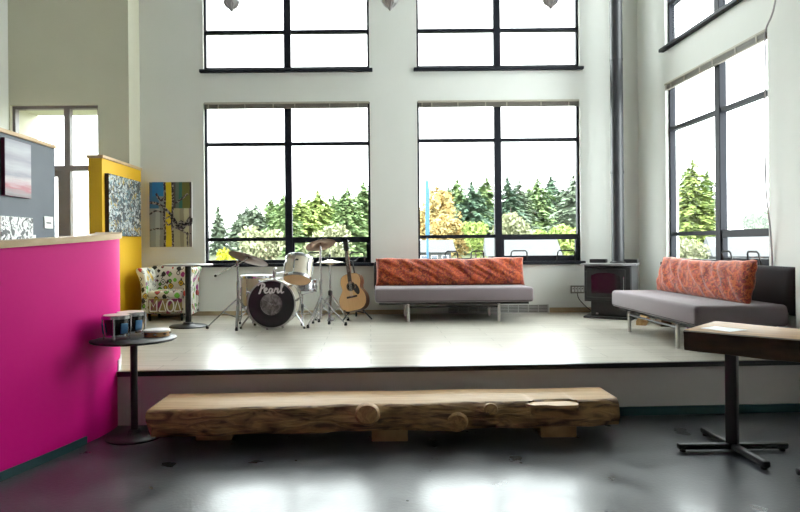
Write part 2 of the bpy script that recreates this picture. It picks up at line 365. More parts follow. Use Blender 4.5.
# ------------------------------------------------------------------ mesh helpers
class MB:
    def __init__(s):
        s.bm = bmesh.new()
    def _xf(s, vs, Mx):
        if Mx is not None:
            bmesh.ops.transform(s.bm, matrix=Mx, verts=vs)
    def box(s, c, size, Mx=None, bevel=0.0, seg=2):
        r = bmesh.ops.create_cube(s.bm, size=1.0)
        vs = r['verts']
        bmesh.ops.scale(s.bm, vec=Vector(size), verts=vs)
        if bevel:
            es = list({e for v in vs for e in v.link_edges})
            rb = bmesh.ops.bevel(s.bm, geom=es, offset=bevel, segments=seg, affect='EDGES', profile=0.5)
            vs = list({v for f in rb['faces'] for v in f.verts} | {v for v in vs if v.is_valid})
        bmesh.ops.translate(s.bm, vec=Vector(c), verts=vs)
        s._xf(vs, Mx)
        return s
    def lathe(s, prof, seg=24, Mx=None, cap0=True, cap1=True):
        rings = []
        for r, z in prof:
            rings.append([s.bm.verts.new((r*math.cos(2*PI*k/seg), r*math.sin(2*PI*k/seg), z)) for k in range(seg)])
        for a, b in zip(rings, rings[1:]):
            for k in range(seg):
                s.bm.faces.new((a[k], a[(k+1) % seg], b[(k+1) % seg], b[k]))
        if cap0: s.bm.faces.new(list(reversed(rings[0])))
        if cap1: s.bm.faces.new(rings[-1])
        vs = [v for r in rings for v in r]
        s._xf(vs, Mx)
        return s
    def cyl(s, p0, p1, r0, r1=None, seg=14):
        p0, p1 = Vector(p0), Vector(p1)
        d = p1 - p0
        q = d.to_track_quat('Z', 'Y').to_matrix().to_4x4()
        return s.lathe([(r0, 0), (r0 if r1 is None else r1, d.length)], seg, Matrix.Translation(p0) @ q)
    def tube(s, pts, r, seg=8, closed=False):
        pts = [Vector(p) for p in pts]
        n = len(pts)
        rings = []
        up = Vector((0, 0, 1))
        prev = None
        for i, p in enumerate(pts):
            if closed:
                t = pts[(i+1) % n] - pts[i-1]
            else:
                t = pts[min(i+1, n-1)] - pts[max(i-1, 0)]
            t.normalize()
            if prev is None:
                a = t.cross(up)
                if a.length < 0.05: a = t.cross(Vector((1, 0, 0)))
            else:
                a = prev - t * prev.dot(t)
            a.normalize(); prev = a
            b = t.cross(a)
            rr = r[i] if isinstance(r, (list, tuple)) else r
            rings.append([s.bm.verts.new(p + (a*math.cos(2*PI*k/seg) + b*math.sin(2*PI*k/seg)) * rr) for k in range(seg)])
        m = n if closed else n-1
        for i in range(m):
            a, b = rings[i], rings[(i+1) % n]
            for k in range(seg):
                s.bm.faces.new((a[k], a[(k+1) % seg], b[(k+1) % seg], b[k]))
        if not closed:
            s.bm.faces.new(list(reversed(rings[0]))); s.bm.faces.new(rings[-1])
        return s
    def prism(s, poly, z0, z1, Mx=None):
        a = [s.bm.verts.new((x, y, z0)) for x, y in poly]
        b = [s.bm.verts.new((x, y, z1)) for x, y in poly]
        n = len(poly)
        s.bm.faces.new(list(reversed(a))); s.bm.faces.new(b)
        for k in range(n):
            s.bm.faces.new((a[k], a[(k+1) % n], b[(k+1) % n], b[k]))
        s._xf(a + b, Mx)
        return s
    def sphere(s, c, r, scale=(1, 1, 1), Mx=None, u=14, v=10):
        q = bmesh.ops.create_uvsphere(s.bm, u_segments=u, v_segments=v, radius=r)
        bmesh.ops.scale(s.bm, vec=Vector(scale), verts=q['verts'])
        bmesh.ops.translate(s.bm, vec=Vector(c), verts=q['verts'])
        s._xf(q['verts'], Mx)
        return s
    def ribbon(s, pts, w, thick, plane='XZ', y=0.0):
        """flat stroke of width w along 2-D points, lying in the XZ plane at y, thickness toward -y"""
        pts = [Vector(p) for p in pts]
        n = len(pts); L = []; Rr = []
        for i, p in enumerate(pts):
            t = (pts[min(i+1, n-1)] - pts[max(i-1, 0)])
            t.normalize(); nn = Vector((-t.y, t.x))
            ww = w[i] if isinstance(w, (list, tuple)) else w
            L.append(p + nn*ww/2); Rr.append(p - nn*ww/2)
        fr = [[s.bm.verts.new((q.x, y-thick, q.y)) for q in row] for row in (L, Rr)]
        bk = [[s.bm.verts.new((q.x, y, q.y)) for q in row] for row in (L, Rr)]
        for i in range(n-1):
            s.bm.faces.new((fr[0][i], fr[1][i], fr[1][i+1], fr[0][i+1]))
            s.bm.faces.new((fr[0][i+1], bk[0][i+1], bk[0][i], fr[0][i]))
            s.bm.faces.new((fr[1][i], bk[1][i], bk[1][i+1], fr[1][i+1]))
        for e in (0, n-1):
            s.bm.faces.new((fr[0][e], bk[0][e], bk[1][e], fr[1][e]))
        return s
    def build(s, name, mat, parent=None, smooth=True, angle=40, loc=None):
        bmesh.ops.recalc_face_normals(s.bm, faces=s.bm.faces)
        me = bpy.data.meshes.new(name)
        s.bm.to_mesh(me); s.bm.free()
        me.materials.append(M[mat] if isinstance(mat, str) else mat)
        if smooth:
            for p in me.polygons: p.use_smooth = True
            me.set_sharp_from_angle(angle=R(angle))
        o = bpy.data.objects.new(name, me)
        COL.objects.link(o)
        if parent is not None: o.parent = parent
        if loc is not None: o.location = loc
        return o

def pydata(name, verts, faces, mat, parent=None, smooth=False):
    me = bpy.data.meshes.new(name)
    me.from_pydata(verts, [], faces)
    me.materials.append(M[mat] if isinstance(mat, str) else mat)
    if smooth:
        for p in me.polygons: p.use_smooth = True
    me.update()
    o = bpy.data.objects.new(name, me)
    COL.objects.link(o)
    if parent is not None: o.parent = parent
    return o

def tag(o, label, cat, group=None, kind=None):
    o['label'] = label; o['category'] = cat
    if group: o['group'] = group
    if kind: o['kind'] = kind
    return o

def thing(name, label, cat, loc=(0, 0, 0), rotz=0.0, group=None, kind=None):
    o = bpy.data.objects.new(name, None)
    o.empty_display_size = 0.1
    COL.objects.link(o)
    o.location = loc; o.rotation_euler = (0, 0, rotz)
    return tag(o, label, cat, group, kind)

def copy_tree(o, parent=None):
    c = o.copy(); COL.objects.link(c); c.parent = parent
    for ch in list(o.children):
        copy_tree(ch, c)
    return c

def catmull(pts, n=6):
    P = [Vector(p) for p in pts]
    out = []
    for i in range(len(P)-1):
        p0 = P[max(i-1, 0)]; p1 = P[i]; p2 = P[i+1]; p3 = P[min(i+2, len(P)-1)]
        for k in range(n):
            t = k/n
            out.append(0.5*((2*p1) + (p2-p0)*t + (2*p0-5*p1+4*p2-p3)*t*t + (3*p1-p0-3*p2+p3)*t**3))
    out.append(P[-1])
    return out

def T(x, y, z): return Matrix.Translation((x, y, z))
def RX(a): return Matrix.Rotation(a, 4, 'X')
def RY(a): return Matrix.Rotation(a, 4, 'Y')
def RZ(a): return Matrix.Rotation(a, 4, 'Z')

# ------------------------------------------------------------------ room shell
S = 0.43           # stage height
BW = 8.8           # back wall
RW = 3.82          # right wall
LW = -4.88         # left wall
CEIL = 6.5
YN = -3.6          # wall behind the viewer

def holed_wall(u0, u1, z0, z1, holes, thick):
    """wall in local XZ, room side at y=0, outside at y=thick; holes: (ua,ub,za,zb)"""
    mb = MB()
    us = sorted({u0, u1, *[h[0] for h in holes], *[h[1] for h in holes]})
    zs = sorted({z0, z1, *[h[2] for h in holes], *[h[3] for h in holes]})
    def solid(i, j):
        if i < 0 or j < 0 or i >= len(us)-1 or j >= len(zs)-1: return False
        cu = (us[i]+us[i+1])/2; cz = (zs[j]+zs[j+1])/2
        return not any(a < cu < b and c < cz < d for a, b, c, d in holes)
    def q(*p): mb.bm.faces.new([mb.bm.verts.new(v) for v in p])
    for i in range(len(us)-1):
        for j in range(len(zs)-1):
            if not solid(i, j): continue
            a, b, c, d = us[i], us[i+1], zs[j], zs[j+1]; t = thick
            q((a, 0, c), (b, 0, c), (b, 0, d), (a, 0, d)); q((a, t, c), (a, t, d), (b, t, d), (b, t, c))
            if not solid(i-1, j): q((a, 0, c), (a, 0, d), (a, t, d), (a, t, c))
            if not solid(i+1, j): q((b, 0, c), (b, t, c), (b, t, d), (b, 0, d))
            if not solid(i, j-1): q((a, 0, c), (a, t, c), (b, t, c), (b, 0, c))
            if not solid(i, j+1): q((a, 0, d), (b, 0, d), (b, t, d), (a, t, d))
    bmesh.ops.remove_doubles(mb.bm, verts=mb.bm.verts, dist=1e-5)
    return mb

def struct(o, label, cat):
    return tag(o, label, cat, kind='structure')

WZ0, WZ1 = 1.16, 3.45
UZ0, UZ1 = 3.91, 6.15
WL = (-2.345, 0.012)
WR_ = (0.685, 2.995)
RWY = (5.935, 7.985)     # right wall windows, along Y

struct(MB().box((-0.5, 2.6, -0.06), (9.2, 12.8, 0.12)).build('floor', 'concrete', smooth=False),
       'dark polished concrete floor in front of the stage', 'floor')
struct(MB().box((-0.5, 2.6, CEIL+0.1), (9.4, 13.0, 0.2)).build('ceiling', 'ceiling', smooth=False),
       'high white ceiling above the stage', 'ceiling')

wb = holed_wall(-3.25, RW+0.16, 0, CEIL, [(*WL, WZ0, WZ1), (*WR_, WZ0, WZ1), (*WL, UZ0, UZ1), (*WR_, UZ0, UZ1)], 0.16).build('wall_back', 'wall', smooth=False)
wb.location = (0, BW, 0)
struct(wb, 'tall off-white wall holding four large black framed windows behind the sofa', 'wall')
DX = (-4.86, -3.67); DZ = (S, 3.345)
wa = holed_wall(LW-0.2, -3.25, 0, CEIL, [(*DX, 0.02, DZ[1])], 0.7).build('wall_alcove', 'alcove', smooth=False)
wa.location = (0, 8.4, 0)
struct(wa, 'beige wall above the glazed door, beyond the yellow partition', 'wall')
# right wall (room side faces -X): local X -> world -Y ... use rotation of -90 deg
wr = holed_wall(-BW, -5.25, 0, CEIL, [(-RWY[1], -RWY[0], WZ0, WZ1), (-RWY[1], -RWY[0], UZ0, UZ1)], 0.16).build('wall_right', 'wall', smooth=False)
wr.location = (RW, 0, 0); wr.rotation_euler = (0, 0, -PI/2)
struct(wr, 'off-white side wall with two black framed windows beside the stove', 'wall')
struct(MB().box((RW-0.02, (5.25+YN)/2, CEIL/2), (0.4, 5.25-YN, CEIL)).build('wall_right_near', 'wall', smooth=False),
       'plain wall standing proud of the window wall beyond the slab table', 'wall')
struct(MB().box((LW-0.1, (8.4+YN)/2, CEIL/2), (0.2, 8.4-YN, CEIL)).build('wall_left', 'wall', smooth=False),
       'pale side wall beyond the slate partition, next to the glazed door', 'wall')
struct(MB().box((-0.5, YN-0.1, CEIL/2), (9.2, 0.2, CEIL)).build('wall_front', 'hall', smooth=False),
       'plain wall at the far end of the hall facing the stage', 'wall')

# partitions
def partition(name, mat, x0, x1, y0, y1, z0, z1, label):
    r = thing(name, label, 'wall', kind='structure')
    MB().box(((x0+x1)/2, (y0+y1)/2, (z0+z1)/2), (x1-x0, y1-y0, z1-z0)).build('panel', mat, r, smooth=False)
    MB().box(((x0+x1)/2, (y0+y1)/2-0.005, z1+0.02), (x1-x0+0.04, y1-y0+0.02, 0.04), bevel=0.006).build('cap', 'cap', r)
    return r
partition('wall_yellow', 'yellow', -3.40, -3.235, 7.50, 8.78, S, 2.49, 'yellow painted partition with a wooden cap, holding the splatter painting')
partition('wall_slate', 'grey', -3.53, -3.37, 3.2, 6.64, 0, 2.47, 'slate blue partition with a wooden cap, holding two pictures and a card')

# curved magenta half wall
mag_pts = catmull([(-3.05, 1.6), (-2.62, 2.8), (-2.253, 3.755), (-2.053, 4.454), (-2.0, 4.86), (-2.10, 5.2)], 8)
def mag_top(y): return 1.412 + 0.058*(max(y, 3.0)-3.8)
def strip(pts, off0, off1, zlo, zhi, name, mat, parent):
    vs, fs = [], []
    n = len(pts)
    for i, p in enumerate(pts):
        t = (pts[min(i+1, n-1)] - pts[max(i-1, 0)]); t.normalize()
        nn = Vector((t.y, -t.x))      # to the right (room side)
        a = p + nn*off0; b = p + nn*off1
        zl = zlo(p.y) if callable(zlo) else zlo
        zh = zhi(p.y) if callable(zhi) else zhi
        vs += [(a.x, a.y, zl), (a.x, a.y, zh), (b.x, b.y, zh), (b.x, b.y, zl)]
    for i in range(n-1):
        k = 4*i
        for j in range(4):
            fs.append((k+j, k+(j+1) % 4, k+4+(j+1) % 4, k+4+j))
    fs.append((0, 1, 2, 3)); fs.append((4*n-1, 4*n-2, 4*n-3, 4*n-4))
    mb = MB()
    V = [mb.bm.verts.new(v) for v in vs]
    for f in fs: mb.bm.faces.new([V[k] for k in f])
    return mb.build(name, mat, parent, angle=30)
wm = thing('wall_magenta', 'curved magenta half wall with a wooden cap beside the bongo table', 'wall', kind='structure')
strip(mag_pts, -0.16, 0.0, 0.0, lambda y: mag_top(y), 'panel', 'magenta', wm)
strip(mag_pts, -0.18, 0.02, lambda y: mag_top(y), lambda y: mag_top(y)+0.042, 'cap', 'cap', wm)
bl = strip([p for p in mag_pts if p.y < 4.46], 0.0, 0.012, 0.0, 0.055, 'baseboard_left', 'teal', None)
struct(bl, 'dark teal baseboard along the foot of the magenta wall', 'baseboard')
bl2 = strip([p for p in mag_pts if p.y > 4.90], 0.0, 0.008, S+0.001, S+0.085, 'baseboard_stage', 'white', None)
struct(bl2, 'short white baseboard where the magenta wall meets the stage', 'baseboard')

# stage: front edge runs slightly off parallel
EX0, EY0, EX1, EY1 = -2.1, 4.865, RW, 5.115
def edge_y(x): return EY0 + (EY1-EY0)*(x-EX0)/(EX1-EX0)
stg = thing('stage_platform', 'low raised stage with pale plank deck and grey riser', 'stage', kind='structure')
MB().prism([(-2.15, edge_y(-2.15)), (3.6, edge_y(3.6)), (3.6, 5.25), (RW, 5.25), (RW, BW), (-3.2, BW), (-3.2, 8.4), (LW, 8.4), (LW, 5.3), (-2.15, 5.3)], S-0.03, S).build('deck', 'planks', stg, smooth=False)
MB().prism([(-2.15, edge_y(-2.15)+0.03), (3.6, edge_y(3.6)+0.03), (3.6, edge_y(3.6)+0.10), (-2.15, edge_y(-2.15)+0.10)], 0, S-0.03).build('riser', 'riser', stg, smooth=False)
MB().prism([(-1.99, edge_y(-1.99)-0.012), (3.6, edge_y(3.6)-0.012), (3.6, edge_y(3.6)+0.03), (-1.99, edge_y(-1.99)+0.03)], S-0.036, S+0.004).build('nosing', 'nosing', stg, smooth=False)
struct(MB().prism([(1.45, edge_y(1.45)+0.012), (3.6, edge_y(3.6)+0.012), (3.6, edge_y(3.6)+0.03), (1.45, edge_y(1.45)+0.03)], 0, 0.07).build('baseboard_front', 'teal', smooth=False),
       'dark teal baseboard along the foot of the stage riser', 'baseboard')
struct(MB().box((-1.33, BW-0.008, S+0.03), (3.6, 0.016, 0.06)).build('baseboard_back', 'tan_trim', smooth=False),
       'low tan baseboard behind the drum kit', 'baseboard')
struct(MB().box((3.17, BW-0.008, S+0.035), (1.26, 0.016, 0.07)).build('baseboard_corner', 'tan_trim', smooth=False),
       'low tan baseboard behind the stove', 'baseboard')

# ------------------------------------------------------------------ windows
def window(name, width, z0, z1, mull, trans, loc, rotz, label, sash=(), handles=(), frame='black_frame', sill=True, wide=0.1):
    """local X along width (0..width), room side toward -Y, y=0 is the wall face"""
    r = thing(name, label, 'window', loc, rotz, kind='structure')
    F = 0.032; D0, D1 = 0.045, 0.115
    yc, dp = (D0+D1)/2, D1-D0
    f = MB()
    f.box((F/2, yc, (z0+z1)/2), (F, dp, z1-z0)).box((width-F/2, yc, (z0+z1)/2), (F, dp, z1-z0))
    f.box((width/2, yc, z1-F/2), (width-2*F, dp, F)).box((width/2, yc, z0+0.025), (width-2*F, dp, 0.05))
    f.build('frame', frame, r, smooth=False)
    edges = [F] + [v for m in mull for v in (m-wide/2, m+wide/2)] + [width-F]
    for m in mull:
        MB().box((m, yc-0.006, (z0+z1)/2), (wide, dp+0.012, z1-z0-0.05), bevel=0.005, seg=1).build('mullion', frame, r, smooth=False)
    tz = [z0+0.05] + [v for t in trans for v in (t-0.024, t+0.024)] + [z1-F]
    for k in range(0, len(edges), 2):
        a, b = edges[k], edges[k+1]
        for t in trans:
            MB().box(((a+b)/2, yc, t), (b-a, dp, 0.048)).build('transom', frame, r, smooth=False)
        for j in range(0, len(tz), 2):
            c, d = tz[j], tz[j+1]
            MB().box(((a+b)/2, yc+0.01, (c+d)/2), (b-a, 0.008, d-c)).build('pane', 'glass', r, smooth=False)
            if j == 0 and k//2 in sash:
                s = MB(); w = 0.03
                s.box((a+w/2, yc-0.01, (c+d)/2), (w, dp*0.7, d-c)).box((b-w/2, yc-0.01, (c+d)/2), (w, dp*0.7, d-c))
                s.box(((a+b)/2, yc-0.01, c+w/2), (b-a-2*w, dp*0.7, w)).box(((a+b)/2, yc-0.01, d-w/2), (b-a-2*w, dp*0.7, w))
                s.build('sash', frame, r, smooth=False)
    if sill:
        MB().box((width/2, -0.0, z0-0.022), (width+0.09, 0.13, 0.044), bevel=0.006, seg=1).build('sill', frame, r, smooth=False)
    for hx, hw in handles:
        h = MB()
        h.tube([(hx-hw/2-0.012, 0.02, z0+0.0), (hx-hw/2, 0.0, z0+0.13), (hx-hw/2+0.02, -0.003, z0+0.15), (hx+hw/2-0.02, -0.003, z0+0.15), (hx+hw/2, 0.0, z0+0.13), (hx+hw/2+0.012, 0.02, z0+0.0)], 0.010, 6)
        h.build('latch_handle', 'black', r)
    return r

wl = WL[1]-WL[0]; w2 = WR_[1]-WR_[0]; w3 = RWY[1]-RWY[0]
window('window_1', wl, WZ0, WZ1, [wl/2+0.01], [1.505, 2.865], (WL[0], BW, 0), 0, 'large black framed window behind the drum kit', sash=(1,), handles=[(1.55, .17), (2.16, .19)])
window('window_2', w2, WZ0, WZ1, [w2/2-0.005], [1.52, 2.895], (WR_[0], BW, 0), 0, 'large black framed window behind the sofa on the long wall', sash=(1,), handles=[(0.47, .17), (0.84, .17), (1.43, .22), (2.10, .24)])
window('window_3', wl, UZ0, UZ1, [wl/2+0.01], [4.465, 5.6], (WL[0], BW, 0), 0, 'high black framed window above the drum kit window')
window('window_4', w2, UZ0, UZ1, [w2/2-0.005], [4.465, 5.6], (WR_[0], BW, 0), 0, 'high black framed window above the sofa window')
window('window_5', w3, WZ0, WZ1, [7.985-6.865], [1.515, 2.86], (RW, RWY[1], 0), -PI/2, 'large black framed window in the side wall behind the corner sofa', sash=(1,), handles=[(1.34, .16), (1.80, .18)])
window('window_6', w3, UZ0, UZ1, [7.985-6.865], [4.465, 5.6], (RW, RWY[1], 0), -PI/2, 'high black framed window in the side wall')
# glazed door beyond partitions
dr = thing('door_1', 'tall glazed door and side light with brown frame beyond the yellow partition', 'door', (DX[0], 8.4, 0), 0, kind='structure')
dw = DX[1]-DX[0]
fm = MB()
for (x0, x1, z0, z1) in ((0, .04, .02, DZ[1]), (dw-.03, dw, .02, DZ[1]), (.04, dw-.03, DZ[1]-.04, DZ[1]), (.70, .78, .02, DZ[1]-.04), (.04, .70, 2.46, 2.53), (.78, dw-.03, 2.46, 2.53)):
    fm.box(((x0+x1)/2, .1, (z0+z1)/2), (x1-x0, .09, z1-z0))
fm.build('frame', 'bronze_frame', dr, smooth=False)
lf = MB()
for (x0, x1, z0, z1) in ((.04, .11, .45, 2.46), (.60, .70, .45, 2.46), (.11, .60, .45, .70), (.11, .60, 2.38, 2.46)):
    lf.box(((x0+x1)/2, .1, (z0+z1)/2), (x1-x0, .05, z1-z0))
leaf = lf.build('door_leaf', 'bronze_frame', dr, smooth=False)
MB().tube([(.56, .06, 1.3), (.56, .02, 1.3), (.56, .02, 1.7), (.56, .06, 1.7)], .012).build('handle', 'steel', leaf)
for (x0, x1, z0, z1) in ((.11, .60, .70, 2.38), (.04, .70, 2.53, DZ[1]-.04), (.78, dw-.03, .02, 2.46), (.78, dw-.03, 2.53, DZ[1]-.04)):
    MB().box(((x0+x1)/2, .11, (z0+z1)/2), (x1-x0, .008, z1-z0)).build('pane', 'glass', dr, smooth=False)

# rolled-up blinds
def blind(width, loc, rotz, label):
    r = thing('window_blind', label, 'blind', loc, rotz, group='raised blinds in the lower windows')
    MB().box((width/2, -0.005, -0.014), (width-.02, 0.05, 0.028), bevel=.004, seg=1).build('head_rail', 'blind_rail', r, smooth=False)
    proto = None
    for k in range(7):
        if proto is None:
            proto = MB().box((width/2, 0, 0), (width-.05, 0.046, 0.004)).build('slat', 'blind', r, smooth=False); o = proto
        else:
            o = proto.copy(); COL.objects.link(o)
        o.location = (0, random.uniform(-.004, .002), -0.034-k*0.0062)
        o.rotation_euler = (R(random.uniform(-4, 4)), 0, 0)
    MB().box((width/2, 0, -0.083), (width-.04, 0.046, 0.012), bevel=.003, seg=1).build('bottom_rail', 'blind', r, smooth=False)
    for k, fx in enumerate((.03, .09, .25, .42, .55, .76, .93)):
        MB().box((width*fx, -0.029, -0.045), (0.014, 0.006, 0.085)).build('ladder_tape', 'blind_rail', r, smooth=False)
blind(wl, (WL[0], BW+0.012, WZ1), 0, 'raised slatted blind at the head of the window behind the drum kit')
blind(w2, (WR_[0], BW+0.012, WZ1), 0, 'raised slatted blind at the head of the window behind the long-wall sofa')
blind(w3, (RW+0.012, RWY[1], WZ1), -PI/2, 'raised slatted blind at the head of the side wall window')

# ------------------------------------------------------------------ log bench
KNOTS = [(0.60, .150, .070, 6), (-0.03, .225, .072, -14), (0.845, .24, .045, -20)]
def log_bench():
    x0, x1 = -1.53, 1.79
    r = thing('log_bench', 'long live-edge log bench with planed top in front of the stage', 'bench', (0, 0, 0))
    n = 130
    vs, fs, mi = [], [], []
    prof_n = None
    for i in range(n+1):
        t = i/n; x = x0 + (x1-x0)*t
        yf = 4.29 + (4.485-4.29)*t
        yb = 4.775 + (4.86-4.775)*t
        w = 0.030*noise.noise((x*2.3, 1.7, 0)) + 0.018*noise.noise((x*7, 3.1, 0))
        # broken ledge near the right end
        led = 0.0
        if 1.25 < x < 1.60: led = -0.045
        top = 0.28 + 0.004*noise.noise((x*2, 0, 9))
        bot = 0.085 + 0.014*noise.noise((x*3, 7, 2))
        bul = 0.020 + 0.022*noise.noise((x*4, 0.3, 5))
        notch = 0.035 if 1.13 < x < 1.47 else 0.0
        ring = [(yb+0.0, top-0.002), (yf+w+0.02+(notch if 1.16 < x < 1.45 else 0), top), (yf+w+notch, top-0.012)]
        for k, (fz, fo) in enumerate(((.82, .25), (.62, .8), (.42, 1.0), (.22, .7), (.06, .2))):
            d = bul*fo + 0.020*noise.noise((x*5.5, fz*3.2, 2.2)) + 0.010*noise.noise((x*16, fz*9, 4))
            zz = bot+(top-bot)*fz
            for kx, kz, kr, tl in KNOTS:
                q = ((x-kx)/(kr*1.7))**2 + ((zz-kz)/(kr*1.3))**2
                d += .045*math.exp(-q)
            if fz > .5: d -= notch
            ring.append((yf+w-d, zz))
        ring += [(yf+w+0.03, bot), (yb-0.02, bot), (yb+0.01, bot+0.05)]
        xe = x
        for (y, z) in ring:
            dx = 0
            if i == 0: dx = 0.02*noise.noise((y*9, z*9, 1)) - (0.025 if z > .2 else -0.01)
            if i == n: dx = 0.012*noise.noise((y*9, z*9, 3))
            vs.append((xe+dx, y, z))
        prof_n = len(ring)
    for i in range(n):
        for k in range(prof_n):
            a = i*prof_n+k; b = i*prof_n+(k+1) % prof_n
            fs.append((a, b, b+prof_n, a+prof_n)); mi.append(0 if k == 0 else 1)
    fs.append(tuple(reversed(range(prof_n)))); mi.append(2)
    fs.append(tuple(range(n*prof_n, (n+1)*prof_n))); mi.append(2)
    o = pydata('slab', vs, fs, 'log_top', r, smooth=True)
    o.data.materials.append(M['log_side']); o.data.materials.append(M['log_end'])
    for p, k in zip(o.data.polygons, mi): p.material_index = k
    o.data.set_sharp_from_angle(angle=R(45))
    # sawn knots on the front edge
    for kx, kz, kr, tl in KNOTS:
        yk = 4.29 + (4.485-4.29)*(kx-x0)/(x1-x0)
        mxk = T(kx, yk-.044, kz) @ RX(R(90+tl))
        MB().lathe([(kr*1.25, -.05), (kr*1.12, -.018), (kr*1.0, .004), (kr*.92, .010), (kr*.4, .012)], 20, mxk @ Matrix.Diagonal((1.1, .92, 1, 1))).build('knot', 'knot', r)
    lg = MB()
    lg.prism([(1.10, 4.43), (1.15, 4.385), (1.24, 4.392), (1.31, 4.368), (1.45, 4.378), (1.475, 4.41), (1.47, 4.52), (1.12, 4.52)], .244, .266)
    lg.build('broken_ledge', 'log_top', r)
    for bx, by in ((1.36, 4.62), (0.13, 4.56), (-1.15, 4.56)):
        MB().box((bx, by + (.06 if bx < 0 else 0), 0.0515), (0.26, 0.24, 0.103), bevel=.008).build('support_block', 'log_end', r)
log_bench()

# ------------------------------------------------------------------ slab table
def slab_table():
    ox, oy = 2.067, 4.099
    r = thing('slab_table', 'thick live-edge wooden slab table on black pedestals next to the log bench', 'table', (ox, oy, 0), math.atan2(-0.686, 0.728))
    n = 60; L = 1.16; top, vs, fs, mi = 0.83, [], [], []
    for i in range(n+1):
        t = i/n; u = L*t
        vf = 0.012*noise.noise((u*5, 0, 1)) - 0.01*math.sin(t*PI)
        vb = 0.66 - 0.135*min(1, u/0.56) + 0.015*noise.noise((u*5, 3, 1)) + 0.07*max(0, t-0.6)
        bot = top-0.137-0.012*t + 0.006*noise.noise((u*6, 1, 1))
        ring = [(vb, top), (vf+0.006, top), (vf-0.004, top-0.008)]
        for fz in (.75, .5, .25, .03):
            ring.append((vf + 0.02*(1-fz) + 0.008*noise.noise((u*7, fz*3, 6)), bot+(top-bot)*fz))
        ring += [(vf+0.035, bot), (vb-0.03, bot), (vb+0.005, bot+0.05)]
        for (v, z) in ring:
            dx = (0.01*noise.noise((v*6, z*6, 2)) + 0.05*v) if i == 0 else 0
            vs.append((u+dx, v, z))
        pn = len(ring)
    for i in range(n):
        for k in range(pn):
            a = i*pn+k; b = i*pn+(k+1) % pn
            fs.append((a, b, b+pn, a+pn)); mi.append(0 if k == 0 else 1)
    fs.append(tuple(reversed(range(pn)))); mi.append(1)
    fs.append(tuple(range(n*pn, (n+1)*pn))); mi.append(1)
    o = pydata('tabletop', vs, fs, 'slab_top', r, smooth=True)
    o.data.materials.append(M['slab_side'])
    for p, k in zip(o.data.polygons, mi): p.material_index = k
    o.data.set_sharp_from_angle(angle=R(40))
    rot = math.atan2(0.686, 0.728)      # feet line up with the room
    for (u, v) in ((0.209, 0.311), (0.886, 0.278)):
        ped = MB().box((u, v, 0.365), (0.07, 0.07, 0.65), T(0, 0, 0), bevel=.006).build('pedestal_post', 'black', r)
        MB().box((0, 0, 0.687), (0.28, 0.28, 0.012), T(u, v, 0) @ RZ(rot)).build('mounting_plate', 'black', ped)
        for k in range(4):
            a = rot + k*PI/2
            mx = T(u, v, 0) @ RZ(a)
            ft = MB()
            ft.box((0.185, 0, 0.036), (0.37, 0.05, 0.044), mx, bevel=.014)
            ft.cyl(mx @ Vector((0.335, 0, 0)), mx @ Vector((0.335, 0, 0.016)), 0.02)
            ft.build('foot', 'black', ped)
    return r
slab_table()
ps = MB()
ps.prism([(2.22, 4.17), (2.37, 4.262), (2.47, 4.07), (2.31, 3.99)], 0.8305, 0.832)
tag(ps.build('paper_sheet', 'paper', smooth=False), 'blank white sheet of paper lying on the slab table', 'paper')

# ------------------------------------------------------------------ round tables
def round_table(label, loc, h, rt, rb, topmat, post_r):
    r = thing('round_table', label, 'table', loc)
    MB().lathe([(rt-.006, h-.018), (rt, h-.014), (rt, h-.003), (rt-.004, h)], 56).build('tabletop', topmat, r)
    MB().cyl((0, 0, .02), (0, 0, h-.018), post_r, seg=20).build('post', 'black', r)
    MB().lathe([(rb, 0), (rb, .01), (rb*.95, .018), (rb*.35, .026), (post_r*1.9, .034), (post_r*1.6, .055), (post_r, .06)], 48).build('base', 'black', r)
    return r
round_table('round black pedestal table holding bongos and a tambourine', (-1.765, 4.615, 0), 0.735, 0.305, 0.205, 'black', 0.026)
round_table('round pedestal table with a pale top in front of the painted armchair', (-2.235, 7.6, S), 0.765, 0.30, 0.225, 'table_grey', 0.036)

# bongos
bg = thing('bongo_drums', 'pair of dark bongos with painted blue highlights and chrome hardware on the round black table', 'drum', (-1.85, 4.655, 0.7355))
for (x, y, rr) in ((-0.015, -0.105, .092), (0.01, 0.098, .100)):
    sh = MB().lathe([(rr*.80, .03), (rr*.88, .09), (rr*.97, .155), (rr*.95, .165)], 30, T(x, y, 0)).build('shell', 'bongo_shell', bg)
    for k in range(3):
        a = R(-35 + k*120)
        mx = T(x, y, 0) @ RZ(a)
        MB().box((rr*.925, 0, .095), (.012, .055, .075), mx @ RY(R(6)), bevel=.004).build('blue_highlight', 'bongo_highlight', sh)  # thin piece that paints a blue highlight on the dark shell
    MB().lathe([(rr*.985, .150), (rr*1.08, .152), (rr*1.08, .176), (rr*1.0, .178)], 30, T(x, y, 0), cap0=False, cap1=False).build('rim', 'chrome', bg)
    MB().lathe([(rr*.99, .165), (rr*.98, .180), (rr*.6, .184), (0.002, .185)], 30, T(x, y, 0), cap1=False).build('drum_head', 'skin', bg)
    MB().lathe([(rr*.80, .022), (rr*.90, .022), (rr*.90, .036), (rr*.80, .036)], 30, T(x, y, 0), cap0=False, cap1=False).build('bottom_ring', 'chrome', bg)
    for k in range(4):
        a = R(10 + 90*k)
        c, s_ = math.cos(a), math.sin(a)
        MB().tube([(x+c*rr*1.09, y+s_*rr*1.09, .165), (x+c*rr*1.06, y+s_*rr*1.06, .08), (x+c*rr*.98, y+s_*rr*.98, .03), (x+c*rr*.98, y+s_*rr*.98, .0)], .006).build('tension_rod', 'chrome', bg)
MB().box((0, -.004, .09), (.06, .05, .05), bevel=.006).build('bridge', 'bongo_shell', bg)
